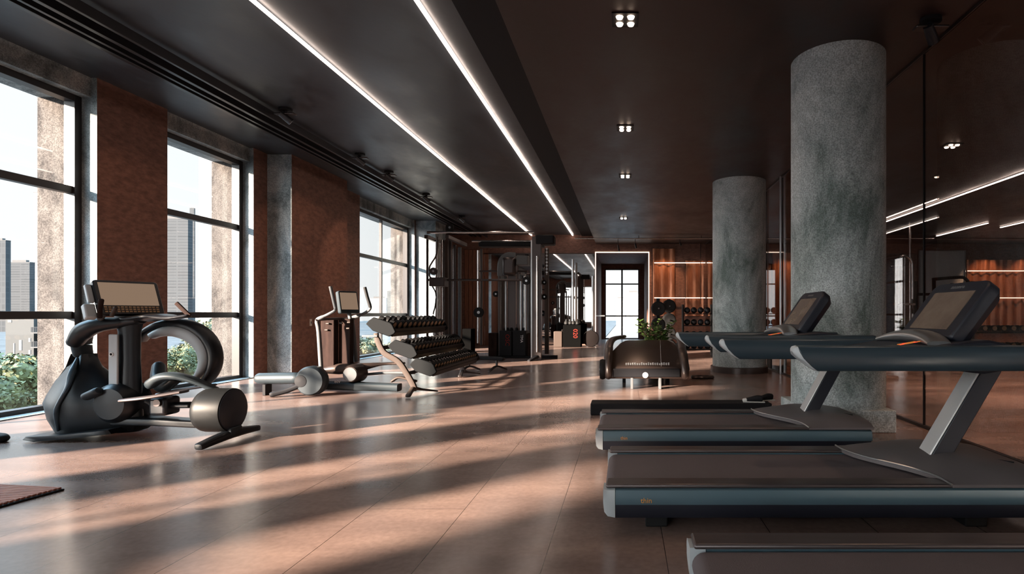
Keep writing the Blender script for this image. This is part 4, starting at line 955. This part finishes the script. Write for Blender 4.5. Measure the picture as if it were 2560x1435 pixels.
# small pile of gear on the floor
for i, (px, r) in enumerate(((1742, .10), (1757, .12), (1772, .09))):
    Y = 10.9; bm = nb(); lathe(bm, [(.03, 0), (r, .0), (r+.02, .03), (r, .06), (.03, .06)], (X(px, Y), Y, 0), 'z', 24); tag(link('weight_plate', bm, M['darksteel']), 'small dark plate lying on the floor by the far column, %s of three' % ['left', 'middle', 'right'][i], 'weight plate', 'plates lying by the farther column')
bm = nb(); box(bm, X(1919, 12.9), X(1958, 12.9), 12.6, 13.0, 0, Z(893, 12.9)); tag(link('floor_box', bm, M['black'], bevel=.015), 'black box on the floor right of the farther column', 'box')

# black platform and unidentified objects shaped as shoes behind the second treadmill row
bm = nb(); box(bm, X(1476, 6.94), 1.82, 6.94, 7.25, 0, .145); tag(link('low_platform', bm, M['black'], bevel=.01), 'long low black platform lying behind the treadmill by the large column', 'platform')
def shoe(x, y, rz, lab):
    t = empty('shoe_shaped_object', (x, y, .146), rz); tag(t, lab, 'shoe', 'shoe-shaped objects on the low platform')
    bm = nb(); organic(bm, [(-.10, 0, .045), (-.05, 0, .05), (.03, 0, .038), (.10, 0, .028)], [(.030, .040), (.034, .042), (.038, .032), (.030, .022)], 2.4); link('upper', bm, M['black'], t)
    bm = nb(); organic(bm, [(.085, 0, .030), (.125, 0, .026)], [(.036, .024), (.028, .020)], 2.2); link('toe_cap', bm, M['white'], t)
    bm = nb(); box(bm, -.14, .13, -.036, .036, 0, .014); link('sole', bm, M['white'], t, bevel=.006)
shoe(X(1915, 7.1), 7.16, R(200), 'black and white object shaped as a shoe, right one on the low platform'); shoe(X(1885, 7.0), 7.03, R(170), 'black and white object shaped as a shoe, left one on the low platform')
# copper ribbed mat
t = empty('ribbed_mat', (-4.9, 3.2, 0), R(-8)); tag(t, 'copper coloured ribbed mat on the floor at the left edge', 'mat')
bm = nb(); box(bm, -.75, .80, -.85, .90, 0, .012); link('backing', bm, M['black'], t, bevel=.004)
bm = nb()
for k in range(56): y = -.83+k*.031; box(bm, -.73, .78, y, y+.019, .012, .024)
link('ribs', bm, M['copmat'], t, smooth=0)['kind'] = 'stuff'

# ================================================================ HALL BEYOND THE GLASS, ADDED TO STAND IN FOR MIRROR REFLECTIONS
def rx(px, Y): return X(px, Y)
Y = 15.5
t = empty('cable_machine', (rx(2262, Y), Y, 0)); tag(t, 'chrome cable machine beyond the glass with a rounded top tube', 'gym machine')
bm = nb(); x0_ = -.25
P = smoothpath([(x0_, 0, 0), (x0_, 0, 2.4), (x0_+.08, 0, 2.78), (x0_+.26, 0, 2.86), (x0_+.42, 0, 2.72), (x0_+.46, 0, 2.3), (x0_+.46, 0, 0)], 6); tube(bm, P, .035, 10); link('arched_frame', bm, M['steel'], t)
bm = nb()
for k, x in enumerate((-.12, -.04, .04)): cyl(bm, (x, .1, .1), (x, .1, 2.6), .018, 8)
link('guide_rods', bm, M['silver'], t)
bm = nb(); box(bm, -.2, .18, -.1, .25, .05, .9); link('weight_stack', bm, M['black'], t, bevel=.01)
bm = nb(); box(bm, -.45, .45, -.2, .3, 0, .05); link('base', bm, M['black'], t, bevel=.01)
bm = nb(); box(bm, -.3, .28, -.04, .04, 1.5, 1.56); link('cross_bar', bm, M['steel'], t, bevel=.006)
Y = 16.5; w = rx(2408, Y)-rx(2308, Y)
t = empty('squat_rack', (rx(2358, Y), Y, 0)); tag(t, 'black squat rack beyond the glass before the outlined pale panel', 'rack')
for x in (-w/2, w/2-.08):
    for y in (-.5, .5):
        bm = nb(); box(bm, x, x+.08, y-.04, y+.04, 0, 2.25 if x < 0 else 2.2); link('upright', bm, M['black'], t, bevel=.01)
bm = nb(); P = smoothpath([(-w/2, -.5, 2.25), (0, -.5, 2.3), (w/2-.25, -.5, 2.28), (w/2-.04, -.5, 1.95)], 5); tube(bm, P, .045, 10); link('top_bar', bm, M['black'], t)
bm = nb(); box(bm, -w/2, w/2, -.54, -.46, 1.82, 1.90); box(bm, -w/2, w/2, .46, .54, 1.82, 1.90); link('safety_bar', bm, M['black'], t, bevel=.01)
bm = nb(); cyl(bm, (-w/2-.3, -.58, 1.62), (w/2+.3, -.58, 1.62), .02, 10); link('barbell', bm, M['steel'], t)
bm = nb(); box(bm, -w/2, w/2, -.55, .55, 0, .05); link('base', bm, M['black'], t, bevel=.01)
Y = 13.2; w = 3.2
t = empty('dumbbell_rack', (rx(2560, Y), Y, 0)); tag(t, 'long dumbbell rack beyond the glass at the right edge', 'rack')
for z in (.45, .85):
    bm = nb(); box(bm, -w/2, w/2, -.2, .2, z-.04, z); link('shelf', bm, M['black'], t, bevel=.005)
for x in (-w/2, w/2-.06):
    bm = nb(); box(bm, x, x+.06, -.22, .22, 0, 1.0); link('upright', bm, M['black'], t, bevel=.006)
base = None
for i, z in enumerate((.45, .85)):
    for k in range(14):
        if base is None: base = dumbbell(M['goldcap'], .07, .075); d = base
        else: d = dup(base)
        d.location = (rx(2560, Y)-w/2+.16+(w-.3)*k/13, Y, z+.075); d.rotation_euler = (0, 0, R(90))
        tag(d, 'black dumbbell on the %s shelf of the rack beyond the glass' % ('lower', 'upper')[i], 'dumbbell', 'dumbbells on the %s shelf beyond the glass' % ('lower', 'upper')[i])

# ================================================================ OUTSIDE
GZ = -9
bm = nb(); box(bm, -900, XO-1, -200, 900, GZ-.5, GZ); struct(link('ground', bm, M['ground'], smooth=0))
bm = nb(); box(bm, -60, 60, YP+.6, 200, GZ-.5, GZ+.02); struct(link('ground', bm, M['ground'], smooth=0))
def tower(px0, px1, pytop, Y, m, lab, depth=None, crown=True):
    x0, x1, zt = X(px0, Y), X(px1, Y), Z(pytop, Y); d = depth or .22*(x1-x0)
    t = empty('tower', ((x0+x1)/2, Y+d/2, GZ)); tag(t, lab, 'building', 'buildings seen through the windows')
    w = (x1-x0)/2; h = zt-GZ
    bm = nb(); box(bm, -w, w, -d/2, d/2, 0, h); link('body', bm, M[m], t, smooth=0)
    if crown:
        bm = nb(); box(bm, -w*.6, w*.6, -d*.3, d*.3, h, h+w*.18); box(bm, -w*1.02, w*1.02, -d*.51, d*.51, h-w*.05, h-.01*w+.01); link('roof_cap', bm, M['bslab'], t, smooth=0)
tower(-40, 14, 600, 330, 'b5', 'dark tower at the left edge of the nearest window')
tower(16, 74, 655, 360, 'b1', 'grey slatted tower in the nearest window with a flat roof')
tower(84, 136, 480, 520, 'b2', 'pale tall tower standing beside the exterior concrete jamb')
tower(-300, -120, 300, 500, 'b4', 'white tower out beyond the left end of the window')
tower(400, 470, 545, 300, 'b1', 'broad grey tower filling the left of the second window')
tower(474, 486, 520, 420, 'b5', 'slim dark tower between two paler ones in the second window')
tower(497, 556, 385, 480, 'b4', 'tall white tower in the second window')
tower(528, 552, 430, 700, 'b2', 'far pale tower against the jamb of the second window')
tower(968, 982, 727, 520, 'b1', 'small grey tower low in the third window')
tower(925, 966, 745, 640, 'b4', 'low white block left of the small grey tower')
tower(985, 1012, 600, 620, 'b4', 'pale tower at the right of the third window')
tower(1540, 1562, 745, 300, 'b2', 'pale block seen through the far doorway window, left pane')
tower(1566, 1600, 730, 340, 'b4', 'pale block seen through the far doorway window, right pane')
# low block with balconies
Y = 110; x0, x1 = X(14, Y), X(142, Y); zt = Z(785, Y)
t = empty('apartment_block', (x0, Y, GZ)); tag(t, 'low pale apartment block with balconies behind the street tree', 'building', 'buildings seen through the windows')
W_ = x1-x0; h = zt-GZ
bm = nb(); box(bm, 0, W_*.55, 0, 10, 0, h); box(bm, W_*.55, W_, .8, 10, 0, h-.3); box(bm, W_*.30, W_*.42, 3, 6, h, h+2); link('body', bm, M['b3'], t, smooth=0)
def bpx(px): return X(px, Y)-x0
for z in (Z(832, Y), Z(868, Y), Z(905, Y), Z(940, Y)):
    bm = nb(); box(bm, bpx(88), bpx(138), -.9, 1, z-GZ-.1, z-GZ+.12); link('balcony_slab', bm, M['bslab'], t, smooth=0)
    bm = nb()
    for k in range(22): xx = bpx(89)+k*(bpx(137)-bpx(89))/21; box(bm, xx-.03, xx+.03, -.85, -.78, z-GZ+.12, z-GZ+1.1)
    box(bm, bpx(88), bpx(138), -.87, -.76, z-GZ+1.08, z-GZ+1.16); link('balcony_rail', bm, M['b5'], t, smooth=0)
    for px in (92, 108, 124):
        bm = nb(); box(bm, bpx(px), bpx(px+9), .7, .82, z-GZ+.3, z-GZ+2.4); link('window', bm, M['bwin'], t, smooth=0)
for px, py, w_, h_ in ((20, 800, 9, 6), (48, 850, 7, 26), (34, 858, 3, 50), (72, 845, 5, 10), (72, 875, 5, 10), (48, 890, 10, 8), (92, 795, 11, 14), (122, 796, 9, 12)):
    bm = nb(); yy = -.06 if px < 84 else .74; box(bm, bpx(px), bpx(px+w_), yy, yy+.1, Z(py+h_, Y)-GZ, Z(py, Y)-GZ); link('window', bm, M['bwin'], t, smooth=0)
def street_tree(px, pyc, Y, r, lab, m='treeleaf', seed=1, n=4200, sq=.8):
    c = PT(px, pyc, Y); t = empty('street_tree', (c.x, c.y, GZ)); tag(t, lab, 'tree', 'street trees seen through the windows'); rnd = random.Random(seed); zc = c.z-GZ
    bm = nb(); tube(bm, [(0, 0, 0), (.1, 0, zc*.5), (0, 0, zc)], .16, 8)
    blobs = []
    for k in range(16):
        a = rnd.uniform(0, 6.28); e = rnd.uniform(-.5, 1); q = rnd.uniform(.35, .72)*r
        b = Vector((math.cos(a)*q, math.sin(a)*q, zc+e*r*.62*sq)); blobs.append((b, r*rnd.uniform(.28, .46)))
        tube(bm, [(0, 0, zc*.75), tuple(b)], .05, 5)
    link('trunk', bm, M['bark'], t)
    bl = nb()
    for k in range(n):
        b, rr = blobs[k % len(blobs)]; d = Vector((rnd.gauss(0, 1), rnd.gauss(0, 1), rnd.gauss(0, 1))).normalized()
        p = b+d*rr*rnd.uniform(.62, 1.06); u = (d+Vector((rnd.gauss(0, .6), rnd.gauss(0, .6), rnd.gauss(0, .6)))).normalized(); s = u.orthogonal().normalized(); s.rotate(Matrix.Rotation(rnd.uniform(0, 6.28), 3, u)); v = u.cross(s); L_ = r*rnd.uniform(.035, .07)
        bl.faces.new([bl.verts.new(p+q) for q in (s*L_, v*L_*.6, -s*L_, -v*L_*.6)])
    for b, rr in blobs: bmesh.ops.create_icosphere(bl, subdivisions=2, radius=rr*.70, matrix=Matrix.Translation(b))
    link('foliage', bl, M[m], t, smooth=0)
street_tree(40, 975, 30, 2.4, 'dense green tree low in the nearest window', seed=2, n=8500)
street_tree(-60, 1010, 26, 2.2, 'green tree at the left edge of the nearest window', seed=3)
street_tree(120, 1015, 34, 1.7, 'small tree crown beside the bike housing in the nearest window', seed=9)
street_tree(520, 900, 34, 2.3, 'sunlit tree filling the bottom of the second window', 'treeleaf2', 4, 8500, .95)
street_tree(425, 925, 30, 1.5, 'smaller tree seen inside the ring of the elliptical trainer', 'treeleaf', 5)
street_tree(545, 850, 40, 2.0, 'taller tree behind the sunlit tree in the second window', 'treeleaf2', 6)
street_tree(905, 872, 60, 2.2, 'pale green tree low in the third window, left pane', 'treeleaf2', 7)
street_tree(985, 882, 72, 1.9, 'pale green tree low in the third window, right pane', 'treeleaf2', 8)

# ================================================================ LIGHT
sun = bpy.data.lights.new('sun', 'SUN'); sun.energy = SUN_E; sun.color = (1, .80, .64); sun.angle = R(2.2)
so = bpy.data.objects.new('sun', sun); C.objects.link(so)
d = Vector((1, .85, -.25*math.hypot(1, .85))).normalized(); so.rotation_euler = d.to_track_quat('-Z', 'Y').to_euler()
w = bpy.data.worlds.new('sky'); bpy.context.scene.world = w; w.use_nodes = True; nt = w.node_tree; nt.nodes.clear()
out = nt.nodes.new('ShaderNodeOutputWorld'); bg = nt.nodes.new('ShaderNodeBackground'); tc = nt.nodes.new('ShaderNodeTexCoord'); sp = nt.nodes.new('ShaderNodeSeparateXYZ')
rp = ramp(nt, [(.42, (.80, .83, .84)), (.52, (.86, .87, .87)), (.68, (.82, .87, .89)), (.76, (.44, .70, .93))]); mr = nt.nodes.new('ShaderNodeMapRange'); mr.inputs[1].default_value = -1; mr.inputs[2].default_value = 1
L = nt.links.new; L(tc.outputs['Generated'], sp.inputs[0]); L(sp.outputs[2], mr.inputs[0]); L(mr.outputs[0], rp.inputs[0]); L(rp.outputs[0], bg.inputs[0]); m2 = nt.nodes.new('ShaderNodeMapRange'); m2.inputs[1].default_value = .36; m2.inputs[2].default_value = .55; m2.inputs[3].default_value = SKY_E; m2.inputs[4].default_value = SKY_E*ZEN; nt.links.new(sp.outputs[2], m2.inputs[0]); 
dp = nt.nodes.new('ShaderNodeVectorMath'); dp.operation = 'DOT_PRODUCT'; dp.inputs[1].default_value = Vector((-.78, -.58, .22)).normalized(); nt.links.new(tc.outputs['Generated'], dp.inputs[0])
g1 = nt.nodes.new('ShaderNodeMath'); g1.operation = 'MAXIMUM'; g1.inputs[1].default_value = 0; nt.links.new(dp.outputs['Value'], g1.inputs[0])
g2 = nt.nodes.new('ShaderNodeMath'); g2.operation = 'POWER'; g2.inputs[1].default_value = 5; nt.links.new(g1.outputs[0], g2.inputs[0])
g3 = nt.nodes.new('ShaderNodeMath'); g3.operation = 'MULTIPLY_ADD'; g3.inputs[1].default_value = GLOW; nt.links.new(g2.outputs[0], g3.inputs[0]); nt.links.new(m2.outputs[0], g3.inputs[2]); nt.links.new(g3.outputs[0], bg.inputs[1])
L(bg.outputs[0], out.inputs[0])
def spot(name, loc, to, e, ang=70, col=(1, .66, .45), blend=.6, size=.06):
    l = bpy.data.lights.new(name, 'SPOT'); l.energy = e; l.spot_size = R(ang); l.spot_blend = blend; l.color = col; l.shadow_soft_size = size
    o = bpy.data.objects.new(name, l); C.objects.link(o); o.location = loc; o.rotation_euler = (Vector(to)-Vector(loc)).to_track_quat('-Z', 'Y').to_euler(); return o
for x, y, *_ in dls: spot('downlight_lamp', (x, y, ZR-.05), (x, y, 0), SPOT_E, 105)
for x in (X(1660, YF), X(1765, YF), X(1850, YF)): spot('panel_fill', (x, YF-1.0, ZR-.1), (x, YF, 1.6), 200, 80, (1, .55, .3))  # added spots without fixtures, brightening the copper panels
for x in (X(1960, YF), X(2460, YF), X(2560, YF), X(2640, YF)): spot('panel_fill', (x, YF-1.0, ZR-.1), (x, YF, 1.6), 300, 80, (1, .55, .3))  # more added fill for the panels beyond the glass
# added unseen spots standing in for the sun patches on the window piers
for y, yt in ((5.2, 8.3), (9.5, 12.6), (12.2, 14.6)): spot('pier_sun_fill', (-3.6, y, ZL-.12), (-7.3, yt, 1.2), PIER_E, 52, (1, .60, .40), .35)
spot('hall_floor_fill', (7.2, 8, ZR-.05), (6.8, 9.5, 0), 1600, 80, (1, .62, .42), .5); spot('hall_floor_fill', (5.2, 4.5, ZR-.05), (5.2, 6.5, 0), 900, 70, (1, .62, .42), .5)  # added spots without fixtures, imitating sun patches on the hall floor

# ================================================================ CAMERA
cd = bpy.data.cameras.new('camera'); cam = bpy.data.objects.new('camera', cd); C.objects.link(cam); cam.location = (0, 0, H); cam.rotation_euler = (R(90), 0, 0)
cd.sensor_width = 36; cd.lens = F/2560*36; cd.shift_x = -(CX-1280)/2560; cd.shift_y = (CY-717.5)/2560; cd.clip_end = 3000; cd.clip_start = .05
sc = bpy.context.scene; sc.camera = cam
sc.view_settings.view_transform = 'Standard'; sc.view_settings.look = 'None'; sc.view_settings.gamma = 1; sc.view_settings.exposure = 0; sc.view_settings.use_curve_mapping = False
sc.cycles.use_denoising = True; sc.cycles.max_bounces = 8; sc.cycles.diffuse_bounces = 4; sc.cycles.glossy_bounces = 4; sc.cycles.transparent_max_bounces = 12; sc.cycles.caustics_reflective = False; sc.cycles.caustics_refractive = False; sc.cycles.sample_clamp_indirect = 4
